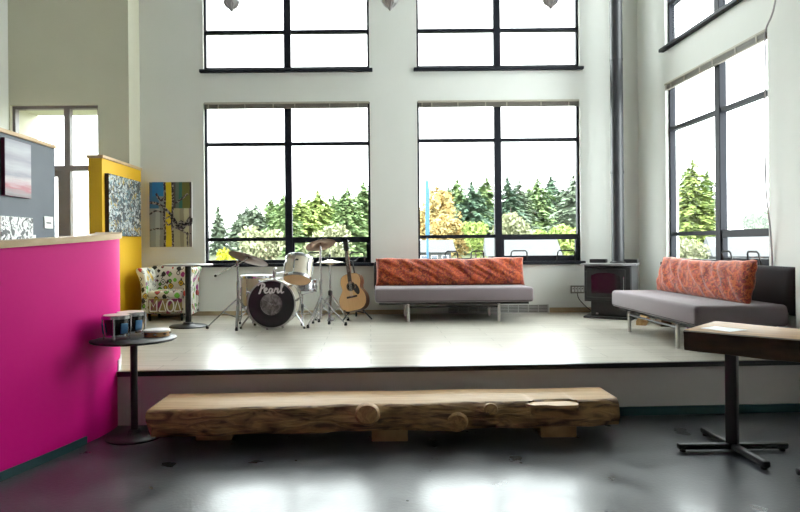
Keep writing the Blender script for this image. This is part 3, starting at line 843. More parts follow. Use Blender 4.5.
# tambourine
tb = thing('tambourine', 'small wooden tambourine with a white skin beside the bongos', 'tambourine', (-1.628, 4.715, 0.7355))
MB().lathe([(.086, 0), (.094, 0), (.094, .045), (.086, .045)], 40, cap0=False, cap1=False).build('frame', 'tamb', tb)
MB().lathe([(.0955, .034), (.0955, .046), (.09, .049), (.002, .049)], 40, cap0=False, cap1=False).build('drum_skin', 'head_white', tb)
for k in range(8):
    a = 2*PI*k/8+.2
    MB().cyl((math.cos(a)*.094, math.sin(a)*.094, .016), (math.cos(a)*.094, math.sin(a)*.094, .026), .014, seg=12).build('jingle', 'chrome', tb)

# ------------------------------------------------------------------ sofas and cushions
def sofa(loc, rotz, label):
    """local X along the length (0..2), front at y=0 facing -Y"""
    r = thing('sofa', label, 'sofa', loc, rotz, group='armless sofa beds on the stage')
    st = MB().box((1.0, 0.41, 0.34), (2.0, 0.82, 0.185), bevel=.035, seg=3).build('seat_mattress', 'fabric', r)
    MB().tube([(.03, .004, .268), (1.97, .004, .268)], .004, 6).build('piping', 'dark_fabric', st)
    MB().box((1.0, 0.775, 0.545), (2.02, 0.19, 0.42), T(0, 0.10, 0) @ T(1, .775, .45) @ RX(R(-9)) @ T(-1, -.775, -.45), bevel=.055, seg=3).build('backrest', 'dark_fabric', r)
    MB().box((1.0, 0.40, 0.232), (1.9, 0.66, 0.03)).build('base_frame', 'black', r, smooth=False)
    for lx in (0.415, 1.565):
        for ly in (0.05, 0.70):
            MB().cyl((lx, ly, 0), (lx, ly, .225), .020, seg=14).build('leg', 'steel', r)
        MB().tube([(lx, .05, .205), (lx, .70, .205)], .012).build('side_rail', 'steel', r)
    MB().tube([(.415, .05, .19), (1.565, .05, .19)], .011).build('cross_bar', 'black', r)
    return r
sofa((0.06, 7.80, S), 0, 'grey armless sofa bed on steel legs below the long-wall window')
sr = sofa((2.79, 7.19, S), -PI/2, 'grey armless sofa bed on steel legs along the side wall')
sr.scale = (.93, 1, 1)

def cushion(loc, rot, L, H, Th, seed, label):
    nu, nv = 90, 26
    vs, fs = [], []
    for side in (-1, 1):
        for j in range(nv+1):
            for i in range(nu+1):
                u = -1+2*i/nu; v = -1+2*j/nv
                e = max(0, (1-abs(u)**10))**.5 * max(0, (1-abs(v)**3.2))**.5
                x = u*L/2*(1-0.012*(1-v*v)); z = v*H/2*(1-0.03*(1-u**4)*0) 
                if v > 0: z -= 0.03*v*(0.5+0.5*math.cos(u*PI*1.0))*0.7 - 0.012*v*noise.noise((u*6, seed, 0))
                wr = noise.noise((u*9+v*2.6+seed, v*1.1, seed)) * 0.030
                wr += noise.noise((u*22+v*5+seed, v*2.0, seed*2)) * 0.013
                fold = 0.0
                if v > -0.2:
                    fold = -0.022*abs(math.sin(u*13 + v*2.4 + 1.5*noise.noise((u*3, seed, 1))))*min(1, (v+.2))
                y = side*(Th/2*e + (wr+fold)*e)
                vs.append((x, y, z))
    m = (nu+1)*(nv+1)
    for sd in (0, 1):
        for j in range(nv):
            for i in range(nu):
                a = sd*m + j*(nu+1)+i
                q = (a, a+1, a+nu+2, a+nu+1)
                fs.append(q if sd == 0 else tuple(reversed(q)))
    mb = MB()
    V = [mb.bm.verts.new(v) for v in vs]
    for f in fs: mb.bm.faces.new([V[k] for k in f])
    bmesh.ops.remove_doubles(mb.bm, verts=mb.bm.verts, dist=0.0008)
    o = mb.build('bolster_cushion', 'paisley', None, angle=80)
    o.location = loc; o.rotation_euler = rot
    return tag(o, label, 'cushion', 'long orange cushions on the sofas')
cushion((1.075, 8.37, S+0.432+0.18), (R(-11), 0, 0), 2.0, 0.385, 0.20, 1.3, 'long crinkled orange patterned cushion on the long-wall sofa')
cushion((3.365, 6.32, S+0.432+0.185), Euler((R(-11), 0, R(-90)), 'XYZ'), 1.74, 0.40, 0.16, 4.1, 'long orange striped cushion on the sofa along the side wall')

# ------------------------------------------------------------------ painted armchair
def armchair():
    r = thing('armchair', 'white armchair painted all over with colourful doodles and letters', 'chair', (-2.705, 8.13, S), R(3))
    r.scale = (.87, .88, 1)
    W = 0.60
    # seat base and cushion
    base = MB().box((0, .33, .20), (.58, .60, .20), bevel=.02).build('seat_base', 'graffiti', r)
    MB().box((0, .31, .345), (.54, .56, .10), bevel=.04, seg=3).build('seat_cushion', 'graffiti', r)
    # flared arms, profile in XZ extruded along Y
    for s in (-1, 1):
        prof = [(.285, .07), (.355, .07), (.345, .25), (.35, .42), (.375, .55), (.415, .635), (.425, .675), (.40, .70), (.355, .695), (.315, .655), (.29, .58), (.278, .45), (.275, .28)]
        prof = [(v.x, v.y) for v in catmull(prof, 3)]
        mb = MB()
        mb.prism([(s*x, z) for x, z in prof], -.64, -.02, RX(PI/2))
        bmesh.ops.recalc_face_normals(mb.bm, faces=mb.bm.faces)
        es = [e for e in mb.bm.edges if abs(e.verts[0].co.y-e.verts[1].co.y) < 1e-6]
        bmesh.ops.bevel(mb.bm, geom=es, offset=.012, segments=2, affect='EDGES')
        mb.build('armrest', 'graffiti', r)
    # back, slightly curved and rolled
    prof = [(.55, .10), (.66, .10), (.67, .45), (.70, .62), (.715, .68), (.69, .715), (.64, .71), (.60, .67), (.57, .55), (.55, .3)]
    prof = [(v.x, v.y) for v in catmull(prof, 3)]
    MB().prism([(y, z) for y, z in prof], -.37, .37, Matrix(((0, 0, 1, 0), (1, 0, 0, 0), (0, 1, 0, 0), (0, 0, 0, 1)))).build('backrest', 'graffiti', r)
    for (x, y) in ((-.24, .08), (.24, .08), (-.24, .58), (.24, .58)):
        MB().lathe([(.016, 0), (.026, .11)], 12, T(x, y, 0)).build('leg', 'black', r)
    # dark letter board with white letters
    bd = MB().box((.01, .022, .205), (.50, .012, .185), bevel=.003, seg=1).build('front_panel', pm('painted_panel', (.30, .25, .10), .6, c2=(.22, .03, .12), nscale=9, ramp=(.45, .55)), r)
    st = 0.02
    def letter(strokes):
        mb = MB()
        for p in strokes: mb.ribbon(p, st, .004, y=.0155)
        mb.build('painted_letter', 'letter', bd)
    z0, z1 = .135, .275
    letter([[(-.215, z0), (-.215, z1), (-.165, z0+.06), (-.115, z1), (-.115, z0), (-.215, z0)]])
    letter([[(-.085, z0), (-.025, z1), (.02, z0), (-.085, z0)]])
    letter([[(.085+.052*math.cos(a), (z0+z1)/2+.075*math.sin(a)) for a in [2*PI*k/20 for k in range(21)]]])
    letter([[(.145, z0), (.195, z1), (.24, z0), (.145, z0)]])
armchair()

# ------------------------------------------------------------------ drum kit
def spread_legs(parent, cx, cy, feet, zc, zs, r=.014):
    """double-braced tripod: feet (x,y) local, collar zc, sleeve zs"""
    for fx, fy in feet:
        d = Vector((fx-cx, fy-cy, 0)); d.normalize()
        side = Vector((-d.y, d.x, 0))*.012
        lg = MB()
        for sg in (-1, 1):
            lg.tube([Vector((cx, cy, zc))+side*sg, Vector((fx, fy, .018))+side*sg*.5], r*.62, 6)
        mid = Vector((cx, cy, zc)).lerp(Vector((fx, fy, .018)), .5)
        lg.tube([Vector((cx, cy, zs)), mid], r*.5, 6)
        o = lg.build('leg', 'chrome', parent)
        MB().lathe([(.017, 0), (.019, .012), (.016, .032), (.009, .042)], 10, T(fx, fy, 0)).build('rubber_foot', 'rubber', o)

def drum(parent, r, h, Mx, mat, top, bottom, lugs=6, hoop='chrome'):
    """axis local Z, from z=0 to z=h"""
    MB().lathe([(r, .012), (r, h-.012)], 40, Mx, False, False).build('shell', mat, parent)
    for z, hm, nm in ((h, top, 'top_head'), (0, bottom, 'bottom_head')):
        sg = 1 if z else -1
        MB().lathe([(r*1.0, z-sg*.004), (r*.985, z+sg*.004), (.002, z+sg*.005)], 40, Mx, False, False).build(nm, hm, parent)
        zz = z - sg*.012
        MB().lathe([(r*1.005, zz-.016), (r*1.045, zz-.016), (r*1.05, zz+.016), (r*1.03, zz+.02), (r*1.005, zz+.018)], 40, Mx, False, False).build('hoop', hoop, parent)
    for k in range(lugs):
        a = 2*PI*k/lugs + .3
        mx = Mx @ RZ(a)
        lg = MB()
        lg.box((r+.008, 0, h*.5), (.018, .018, min(.11, h*.4)), mx, bevel=.005)
        lg.cyl(mx @ Vector((r*1.03, 0, .01)), mx @ Vector((r*1.03, 0, h-.01)), .0035, seg=6)
        lg.build('lug', 'chrome', parent)

# bass drum: axis along Y, front face toward the viewer at y=0
BD = thing('bass_drum', 'bass drum with black lettered front head and crumpled silver port', 'drum', (-1.16, 7.24, S), R(-2))
mx = T(0, .44, .298) @ RX(PI/2)
rr = .272
MB().lathe([(rr, .02), (rr, .42)], 48, mx, False, False).build('shell', 'cream', BD)
hd = MB().lathe([(rr*1.0, .432), (rr*.98, .440), (.128, .442), (.128, .430)], 48, mx, False, False).build('front_head', 'head_black', BD)
MB().lathe([(.128, .436), (.134, .445), (.140, .440)], 40, mx, False, False).build('port_ring', 'head_black', hd)
# port is a recessed crumpled disc, lower middle
cr = MB()
for j in range(9):
    pass
cv, cf = [(0, 0, 0)], []
for j in range(1, 10):
    for k in range(36):
        a = 2*PI*k/36; q = .129*j/9
        cv.append((q*math.cos(a), .022*noise.noise((q*math.cos(a)*22, q*math.sin(a)*22, 3)) + .01*noise.noise((q*math.cos(a)*60, q*math.sin(a)*60, 3)), q*math.sin(a)))
for k in range(36): cf.append((0, 1+k, 1+(k+1) % 36))
for j in range(8):
    for k in range(36):
        a = 1+j*36+k; b = 1+j*36+(k+1) % 36
        cf.append((a, b, b+36, a+36))
po = pydata('port_cloth', cv, cf, 'crumple', hd, smooth=True); po.location = (0, .018, .298)
MB().lathe([(rr*1.0, 0), (.002, -.002)], 48, mx, False, False).build('rear_head', 'head_white', BD)
for z0 in (.402, -.012):
    MB().lathe([(rr*1.005, z0), (rr*1.065, z0), (rr*1.065, z0+.04), (rr*1.005, z0+.045)], 56, mx, False, False).build('hoop', 'steel', BD)
for k in range(10):
    a = 2*PI*k/10+.15
    m2 = mx @ RZ(a)
    lg = MB()
    lg.box((rr+.012, 0, .21), (.022, .022, .13), m2, bevel=.006)
    lg.cyl(m2 @ Vector((rr+.02, 0, 0)), m2 @ Vector((rr+.02, 0, .43)), .0045, seg=6)
    lg.box((rr*1.095, 0, .44), (.03, .022, .03), m2, bevel=.004)
    lg.build('lug', 'chrome', BD)
for s in (-1, 1):
    sp = MB().tube([(s*.25, .13, .20), (s*.36, .08, .05), (s*.375, .07, .012)], [.010, .009, .006], 8).build('spur', 'chrome', BD)
    MB().sphere((s*.376, .07, .016), .016).build('rubber_foot', 'rubber', sp)
# tom holder on top of the shell
th = MB()
th.cyl((0.0, .22, .55), (0.0, .22, .67), .019)
th.tube([(-.0, .22, .66), (-.005, .21, .70), (.03, .20, .715)], .012)
th.tube([(.0, .22, .64), (.12, .22, .66), (.20, .20, .72)], .011)
th.box((0, .22, .575), (.07, .07, .03), bevel=.006)
th.build('tom_holder', 'chrome', BD)
# lettering
glyphs = [
    [(.02, .78), (.10, .98), (.34, 1.04), (.52, .90), (.48, .66), (.28, .52), (.18, .54)],
    [(.32, .95), (.24, .50), (.12, .06), (.02, .04)],
    [(.50, .26), (.66, .34), (.72, .48), (.62, .54), (.52, .36), (.56, .12), (.70, .07), (.86, .22)],
    [(1.14, .46), (1.02, .52), (.90, .34), (.92, .12), (1.02, .07), (1.13, .26), (1.18, .50), (1.14, .18), (1.22, .07), (1.34, .22)],
    [(1.32, .20), (1.42, .54), (1.45, .46), (1.60, .50), (1.58, .22), (1.64, .07), (1.76, .22)],
    [(1.74, .20), (1.94, .62), (2.02, .96), (1.94, 1.02), (1.88, .60), (1.87, .18), (1.94, .06), (2.10, .20)],
]
for g in glyphs:
    pts = [(v.x, v.y) for v in catmull(g, 5)]
    pts = [((x-1.05)*.145 + .0, .298+.125+y*.115) for x, y in pts]
    n_ = len(pts)
    MB().ribbon(pts, [.013+.009*math.sin(PI*i/(n_-1)) for i in range(n_)], .002, y=-.0025).build('letter', 'letter', hd)

# rack tom, tilted so that its underside shows
TM = thing('rack_tom', 'cream rack tom tilted above the bass drum, tan underside showing', 'drum', (-0.868, 7.36, 1.005))
TMX = RY(R(4)) @ RX(R(-26))
drum(TM, .160, .275, TMX, 'cream', 'head_white', 'head_tan', 6)
MB().box((-.01, -.162, .19), (.035, .004, .02), TMX).build('badge', 'black', TM)
MB().box((.0, .165, .12), (.05, .05, .06), TMX, bevel=.008).build('mount_bracket', 'chrome', TM)
# floor tom
FT = thing('floor_tom', 'champagne floor tom on three chrome legs left of the bass drum', 'drum', (-1.45, 7.93, S))
drum(FT, .196, .40, T(0, 0, .20), 'gold_wrap', 'head_white', 'head_white', 8)
for k in range(3):
    a = R(215 + 120*k)
    x, y = .213*math.cos(a), .213*math.sin(a)
    lg = MB().tube([(x, y, .47), (x, y, .10), (x*1.10, y*1.10, .02)], .0075, 8).build('leg', 'chrome', FT)
    MB().lathe([(.014, 0), (.015, .02), (.009, .03)], 10, T(x*1.10, y*1.10, 0)).build('rubber_foot', 'rubber', lg)
# snare on stand
SN = thing('snare_drum', 'chrome snare drum on a low stand behind the rack tom', 'drum', (-0.86, 7.82, S))
drum(SN, .178, .14, T(0, 0, .40) @ RX(R(-6)), 'chrome', 'head_white', 'head_white', 8)
MB().cyl((0, 0, .14), (0, 0, .37), .011).build('stand_post', 'chrome', SN)
for k in range(3):
    a = R(30+120*k)
    MB().tube([(0, 0, .36), (.15*math.cos(a), .15*math.sin(a), .388), (.198*math.cos(a), .198*math.sin(a), .392), (.205*math.cos(a), .205*math.sin(a), .43)], .007, 6).build('basket_arm', 'chrome', SN)
spread_legs(SN, 0, 0, [(-.2, .1), (.2, .1), (.02, -.22)], .24, .12)

def cymbal(parent, r, Mx, mat):
    c = MB().lathe([(.006, .024), (.03, .022), (.055, .010), (r*.5, .001), (r*.985, -.011), (r, -.0125), (r*.985, -.014), (r*.5, -.002), (.055, .007), (.03, .019), (.006, .021)], 56, Mx, False, False).build('cymbal', mat, parent)
    MB().cyl(Mx @ Vector((0, 0, -.015)), Mx @ Vector((0, 0, .06)), .006, seg=8).build('wing_nut_rod', 'chrome', c)
    MB().lathe([(.016, .024), (.016, .036), (.008, .042)], 12, Mx).build('felt', 'rubber', c)
    return c

# boom stand with ride cymbal
RS = thing('ride_cymbal_stand', 'boom cymbal stand with a wide bronze ride cymbal over the floor tom', 'cymbal', (-1.585, 7.42, S))
MB().cyl((0, 0, .08), (0, 0, .55), .017).build('lower_tube', 'chrome', RS)
MB().cyl((0, 0, .53), (0, 0, .80), .0135).build('upper_tube', 'chrome', RS)
MB().lathe([(.019, 0), (.019, .05), (.014, .055)], 12, T(0, 0, .51)).build('height_clamp', 'chrome', RS)
MB().box((0, -.012, .76), (.035, .04, .05), bevel=.008).build('boom_tilter', 'chrome', RS)
MB().tube([(-.26, -.02, .63), (0, -.02, .765), (.085, -.02, .81), (.118, -.01, .845)], .0075, 8).build('boom_arm', 'chrome', RS)
MB().sphere((-.262, -.02, .629), .016).build('boom_grip', 'rubber', RS)
cymbal(RS, .245, T(.13, 0, .838) @ RY(R(16)) @ RX(R(-17)), 'bronze')
spread_legs(RS, 0, 0, [(-.36, -.04), (.03, -.24), (.16, .22)], .36, .12)
MB().tube([(0, 0, .2), (.0, .02, .08)], .012).build('base_tube', 'chrome', RS)
# straight stand with crash cymbal
CS = thing('crash_cymbal_stand', 'straight cymbal stand with a tilted dark crash cymbal right of the rack tom', 'cymbal', (-0.605, 7.55, S))
MB().cyl((0, 0, .08), (0, 0, .55), .017).build('lower_tube', 'chrome', CS)
MB().cyl((0, 0, .53), (0, 0, .97), .0125).build('upper_tube', 'chrome', CS)
MB().lathe([(.019, 0), (.019, .05), (.014, .055)], 12, T(0, 0, .51)).build('height_clamp', 'chrome', CS)
MB().lathe([(.017, 0), (.017, .035), (.012, .04)], 12, T(0, 0, .76)).build('height_clamp', 'chrome', CS)
cymbal(CS, .186, T(0, 0, .995) @ RY(R(-14)) @ RX(R(-20)), 'bronze')
spread_legs(CS, 0, 0, [(-.14, -.20), (.30, .02), (-.12, .24)], .36, .12)
# hi-hat
HH = thing('hi_hat', 'hi-hat with pale closed cymbals and pedal between crash stand and guitar', 'cymbal', (-0.515, 7.95, S))
MB().cyl((0, 0, .05), (0, 0, .76), .012).build('stand_tube', 'chrome', HH)
MB().cyl((0, 0, .74), (0, 0, .985), .004, seg=8).build('pull_rod', 'chrome', HH)
cymbal(HH, .172, T(0, 0, .775), 'bronze_light')
c2 = MB().lathe([(.006, -.024), (.03, -.022), (.055, -.010), (.17, .011), (.172, .0125), (.17, .010), (.055, -.013), (.03, -.025)], 48, T(0, 0, .752), False, False).build('bottom_cymbal', 'bronze_light', HH)
MB().lathe([(.012, 0), (.014, .01), (.014, .04), (.008, .05)], 10, T(0, 0, .82)).build('clutch', 'black', HH)
MB().lathe([(.022, 0), (.03, .02), (.03, .06), (.018, .075)], 12, T(0, 0, .33)).build('leg_collar', 'black', HH)
spread_legs(HH, 0, 0, [(-.20, .16), (.22, .12), (.0, -.26)], .36, .10)
MB().box((0, .10, .022), (.085, .27, .016), RX(R(0)), bevel=.005).build('pedal', 'chrome', HH)

# ------------------------------------------------------------------ guitar and stand
def guitar():
    r = thing('acoustic_guitar', 'acoustic guitar with pale spruce top and black pickguard on its stand', 'guitar', (-0.195, 8.14, S+0.115))
    tilt = T(0, .0, 0) @ RZ(R(-26)) @ RX(R(-10)) @ RY(R(-12.5))
    half = [(0, 0), (.09, .003), (.155, .03), (.192, .085), (.200, .15), (.188, .205), (.160, .25), (.137, .285), (.134, .315), (.146, .355), (.150, .40), (.140, .445), (.112, .48), (.06, .496), (0, .498)]
    half = [(v.x, v.y) for v in catmull(half, 4)]
    half[0] = (0, 0); half[-1] = (0, .498)
    outline = half + [(-x, z) for x, z in reversed(half[1:-1])]
    flip = Matrix(((1, 0, 0, 0), (0, 0, 1, 0), (0, 1, 0, 0), (0, 0, 0, 1)))   # prism z -> y
    body = MB().prism(outline, -.05, .05, tilt @ flip).build('body', 'mahogany', r, angle=30)
    MB().prism([(x*.975, .249+(z-.249)*.985) for x, z in outline], -.0535, -.05, tilt @ flip).build('soundboard', 'spruce', body, angle=30)
    MB().lathe([(.052, 0), (.052, .0015)], 30, tilt @ T(0, -.0535, .325) @ RX(PI/2)).build('sound_hole', 'hole', body)
    MB().lathe([(.053, .0), (.064, .0), (.064, .0018), (.053, .0018)], 30, tilt @ T(0, -.0535, .325) @ RX(PI/2), False, False).build('rosette', 'rosewood', body)
    pg = [(.035, .275), (.065, .30), (.066, .345), (.09, .33), (.115, .275), (.118, .225), (.09, .20), (.055, .235)]
    MB().prism([(v.x, v.y) for v in catmull(pg + [pg[0]], 3)[:-1]], -.0555, -.0536, tilt @ flip).build('pickguard', 'black', body)
    MB().box((0, -.058, .185), (.155, .009, .026), tilt, bevel=.004).build('bridge', 'rosewood', body)
    nk = MB().prism([(-.028, .36), (.028, .36), (.022, .80), (-.022, .80)], -.064, -.044, tilt @ flip).build('neck', 'neckwood', r)
    MB().prism([(-.027, .39), (.027, .39), (.0215, .80), (-.0215, .80)], -.069, -.0642, tilt @ flip).build('fretboard', 'rosewood', nk)
    hs = MB().prism([(-.022, .80), (.022, .80), (.036, .835), (.032, .965), (-.032, .965), (-.036, .835)], -.060, -.044, tilt @ flip).build('headstock', 'black', r)
    for s in (-1, 1):
        for k in range(3):
            MB().cyl(tilt @ Vector((s*.033, -.052, .85+k*.042)), tilt @ Vector((s*.056, -.052, .85+k*.042)), .007, seg=8).build('tuning_peg', 'chrome', hs)
    for k in range(6):
        x = (k-2.5)*.0075
        MB().tube([tilt @ Vector((x, -.064, .185)), tilt @ Vector((x*.8, -.072, .80))], .0009, 4).build('string', 'steel', r)
guitar()
gs = thing('guitar_stand', 'black tubular guitar stand holding the acoustic guitar', 'stand', (-0.215, 8.20, S))
MB().tube([(.02, .16, .02), (.02, .13, .30), (.0, .17, .62), (-.03, .22, .76)], .011).build('upright', 'black', gs)
MB().tube([(.02, .14, .20), (-.14, -.20, .012)], .010).build('leg', 'black', gs)
MB().tube([(.02, .14, .20), (.23, -.08, .012)], .010).build('leg', 'black', gs)
MB().tube([(.02, .14, .20), (.02, .34, .012)], .010).build('leg', 'black', gs)
MB().tube([(-.12, -.16, .13), (-.12, .0, .085), (0, .13, .10), (.13, .0, .085), (.13, -.13, .13)], .010).build('cradle', 'black', gs)
MB().tube([(-.09, .12, .80), (-.06, .2, .765), (-.02, .22, .76), (.03, .2, .765), (.07, .12, .82)], .008).build('neck_yoke', 'black', gs)

# ------------------------------------------------------------------ stove
def stove():
    a = R(-33)
    r = thing('wood_stove', 'black cast iron wood stove with glass door and tall flue pipe in the corner', 'stove', (3.19, 8.20, S), a)
    MB().box((0, 0, .014), (.60, .54, .028), bevel=.004, seg=1).build('base_plate', 'stove', r)
    MB().box((0, .01, .125), (.44, .42, .195), bevel=.01).build('pedestal', 'stove', r)
    MB().box((-.14, -.204, .06), (.03, .01, .02), bevel=.003).build('emblem', 'steel', r)
    body = MB().prism([(-.29, -.24), (.29, -.24), (.29, .24), (-.29, .24)], .222, .69).build('firebox', 'stove_side', r, smooth=False)
    MB().box((0, -.252, .455), (.56, .03, .44), bevel=.01).build('front_plate', 'stove', r)
    dr_ = MB().box((-.015, -.275, .46), (.48, .028, .37), bevel=.015).build('door', 'stove', r)
    arch = [(-.19, -.13), (.16, -.13), (.16, .10), (.10, .128), (-.015, .138), (-.13, .128), (-.19, .10)]
    MB().prism(arch, 0, .006, T(0, -.289, .46) @ RX(PI/2)).build('door_glass', 'stove_glass', dr_, smooth=False)
    MB().tube([(.205, -.30, .56), (.215, -.33, .55), (.215, -.335, .38), (.19, -.36, .33)], .010).build('door_handle', 'chrome', dr_)
    for z in (.33, .58):
        MB().cyl((-.262, -.285, z-.03), (-.262, -.285, z+.03), .012).build('hinge', 'stove', dr_)
    MB().prism([(-.34, -.21), (-.20, -.31), (.20, -.31), (.34, -.21), (.32, .26), (-.32, .26)], .690, .712).build('top_plate', 'stove_top', r, smooth=False)
    for x in (-.20, .20):
        MB().box((x, .16, .737), (.21, .12, .05), bevel=.004, seg=1).build('rear_shield', 'stove', r)
    MB().box((0, -.255, .232), (.56, .05, .02), bevel=.004).build('ash_lip', 'stove', r)
    fp = MB().cyl((0.06, .12, .712), (0.06, .12, CEIL-S), .080, seg=32).build('flue_pipe', 'pipe', r)
    for z in (1.9, 3.4, 4.9):
        MB().lathe([(.0815, 0), (.0835, .006), (.0835, .03), (.0815, .036)], 32, T(.06, .12, z), False, False).build('pipe_joint', 'pipe', fp)
    MB().lathe([(.105, .712), (.105, .722), (.083, .74)], 32, T(.06, .12, 0), False, False).build('flue_collar', 'stove', fp)
stove()
tag(MB().tube(catmull([(2.93, 8.785, .72), (2.95, 8.77, .62), (3.05, 8.72, .50), (3.12, 8.66, .445), (3.14, 8.6, .438)], 5), .006).build('power_cord', 'rubber'),
    'thin black power cord running from the outlet box to the stove', 'cord')
ob = thing('outlet_box', 'grey four-gang electrical outlet box on the wall by the stove', 'outlet', (2.935, BW, .755))
MB().box((0, -.012, 0), (.19, .024, .11), bevel=.004, seg=1).build('box', 'outlet_box', ob)
for k in range(4):
    pl = MB().box((-.066+k*.044, -.0255, 0), (.034, .004, .07), bevel=.002, seg=1).build('socket_plate', 'white', ob)
    MB().box((-.066+k*.044, -.028, .012), (.016, .002, .02)).build('socket', 'outlet_box', pl, smooth=False)

# floor level vent grille
vg = thing('vent_grille', 'long low pale grey vent grille behind the long-wall sofa', 'vent', (1.10, BW, S))
MB().box((.71, -.006, .058), (1.42, .012, .116)).build('duct_back', 'vent_dark', vg, smooth=False)
fr = MB()
fr.box((.71, -.015, .112), (1.42, .018, .012)).box((.71, -.015, .006), (1.42, .018, .012)).box((.006, -.015, .06), (.012, .018, .10)).box((1.414, -.015, .06), (.012, .018, .10))
fr.build('frame', 'vent', vg, smooth=False)
for k in range(4):
    MB().box((.71, -.016, .028+k*.021), (1.40, .012, .009)).build('louver', 'vent', vg, smooth=False)
for k in range(1, 10):
    MB().box((k*.142, -.0165, .06), (.012, .013, .10)).build('divider', 'vent', vg, smooth=False)

# firewood under the side sofa
FW = [(3.30, 7.52, 0, .40, 62, 'split', 'longest pale split firewood log on the deck behind the side sofa'), (3.47, 7.36, 0, .34, 75, 'bark', 'dark bark firewood log next to the sofa end'),
      (3.66, 7.62, 0, .30, 95, 'split', 'short pale split firewood log by the side wall'), (3.50, 7.40, .088, .30, 82, 'split', 'split firewood log resting on top of the other logs')]
for k, (x, y, z, l, a, mt, lb) in enumerate(FW):
    o = MB()
    poly = [(-.055, 0), (.055, 0), (.062, .04), (.03, .085), (-.03, .09), (-.06, .05)]
    o.prism([(px*random.uniform(.9, 1.1), py*random.uniform(.9, 1.05)) for px, py in poly], -l/2, l/2, RX(PI/2))
    fw = o.build('firewood_log', mt, None, smooth=False)
    fw.location = (x, y, S+z); fw.rotation_euler = (0, 0, R(a-90))
    tag(fw, lb, 'firewood', 'firewood behind the side sofa')

# loose cord on the side wall
tag(MB().tube(catmull([(3.72, 5.53, 6.4), (3.72, 5.57, 5.0), (3.74, 5.67, 3.72), (3.745, 5.84, 3.40), (3.745, 5.85, 3.2), (3.745, 5.865, 2.4), (3.745, 5.855, 1.9), (3.775, 5.85, 1.55), (3.805, 5.87, 1.25), (3.808, 5.87, .9)], 6), .008).build('hanging_cord', 'cord'),
    'thin pale cord hanging down beside the side wall window', 'cord')

# ------------------------------------------------------------------ pictures
def canvas(name, w, h, mat, label, cat='painting', loc=(0, 0, 0), rotz=0, edge='white', depth=.035):
    r = thing(name, label, cat, loc, rotz)
    MB().box((0, -depth/2, 0), (w, depth, h)).build('canvas', edge, r, smooth=False)
    MB().box((0, -depth-.001, 0), (w-.004, .002, h-.004)).build('painted_face', mat, r, smooth=False)
    return r
treeart = ramp_mat('striped_tree_paint', 'X', [(0, (.10, .13, .12)), (.0001, (.05, .16, .30)), (.22, (.24, .27, .25)), (.36, (.20, .21, .17)), (.52, (.07, .06, .055)), (.62, (.10, .14, .11)), (.70, (.03, .13, .10)), (.78, (.13, .13, .03)), (.96, (.05, .035, .04))], .5, 9, .05, 1/.59, .475)
ta = canvas('tree_painting', .60, .92, treeart, 'striped tree painting with yellow trunk on the long wall by the window', loc=(-2.815, BW, 1.865))
lowr = ramp_mat('pale_bark_paint', 'X', [(0, (0.297, 0.324, 0.297)), (.14, (0.405, 0.432, 0.392)), (.24, (0.257, 0.270, 0.243)), (.34, (0.351, 0.365, 0.311)), (.56, (0.365, 0.338, 0.216)), (.72, (0.270, 0.243, 0.162)), (.82, (0.459, 0.432, 0.270)), (.94, (0.216, 0.176, 0.162))], .5, 9, .05, 1/.59, .475)
MB().box((0, -.0375, -.185), (.592, .002, .545)).build('painted_lower_field', lowr, ta, smooth=False)
MB().box((-.175, -.0395, .36), (.16, .002, .2)).build('painted_blue_patch', pm('paint_blue', (.03, .17, .42), .5, c2=(.02, .22, .5)), ta, smooth=False)
yb = MB(); yb.ribbon(catmull([(-.025, -.458), (-.03, -.2), (-.02, .1), (-.03, .458)], 5), .085, .003, y=-.0395); yb.build('painted_yellow_trunk', pm('paint_yellow', (.72, .55, .02), .5, c2=(.65, .48, .02)), ta)
bk = 'paint_bark'
M[bk] = pm('paint_bark_lines', (.04, .03, .035), .5, c2=(.34, .30, .27), nscale=40, ramp=(.5, .56))
for pts, w in (([(-.08, .455), (-.075, .2), (-.09, 0), (-.078, -.25), (-.085, -.455)], .02), ([(.03, .455), (.035, .15), (.02, -.1), (.032, -.3), (.03, -.455)], .02),
               ([(-.295, .0), (-.22, .05), (-.14, .04), (-.08, .02)], .016), ([(-.295, -.22), (-.2, -.2), (-.09, -.2)], .014), ([(.03, .14), (.12, .19), (.22, .27), (.25, .29)], .016),
               ([(.03, -.05), (.1, -.16), (.15, -.1), (.2, -.16), (.25, -.08), (.29, -.04)], .026), ([(.04, -.17), (.15, -.22), (.24, -.28), (.29, -.27)], .016),
               ([(-.29, .17), (-.2, .16), (-.12, .12), (-.06, .07), (.02, -.02), (.08, -.12)], .024), ([(-.2, .3), (-.14, .2), (-.08, .24)], .02), ([(.24, -.455), (.235, -.35), (.24, -.25)], .014),
               ([(.10, -.15), (.17, -.19), (.23, -.13), (.28, -.14), (.29, -.05)], .03), ([(-.06, -.06), (-.01, -.03), (.02, -.1), (-.03, -.15), (-.06, -.1)], .012)):
    MB().ribbon([(v.x, v.y) for v in catmull(pts, 5)], w*1.5, .003, y=-.041).build('painted_branch', bk, ta)

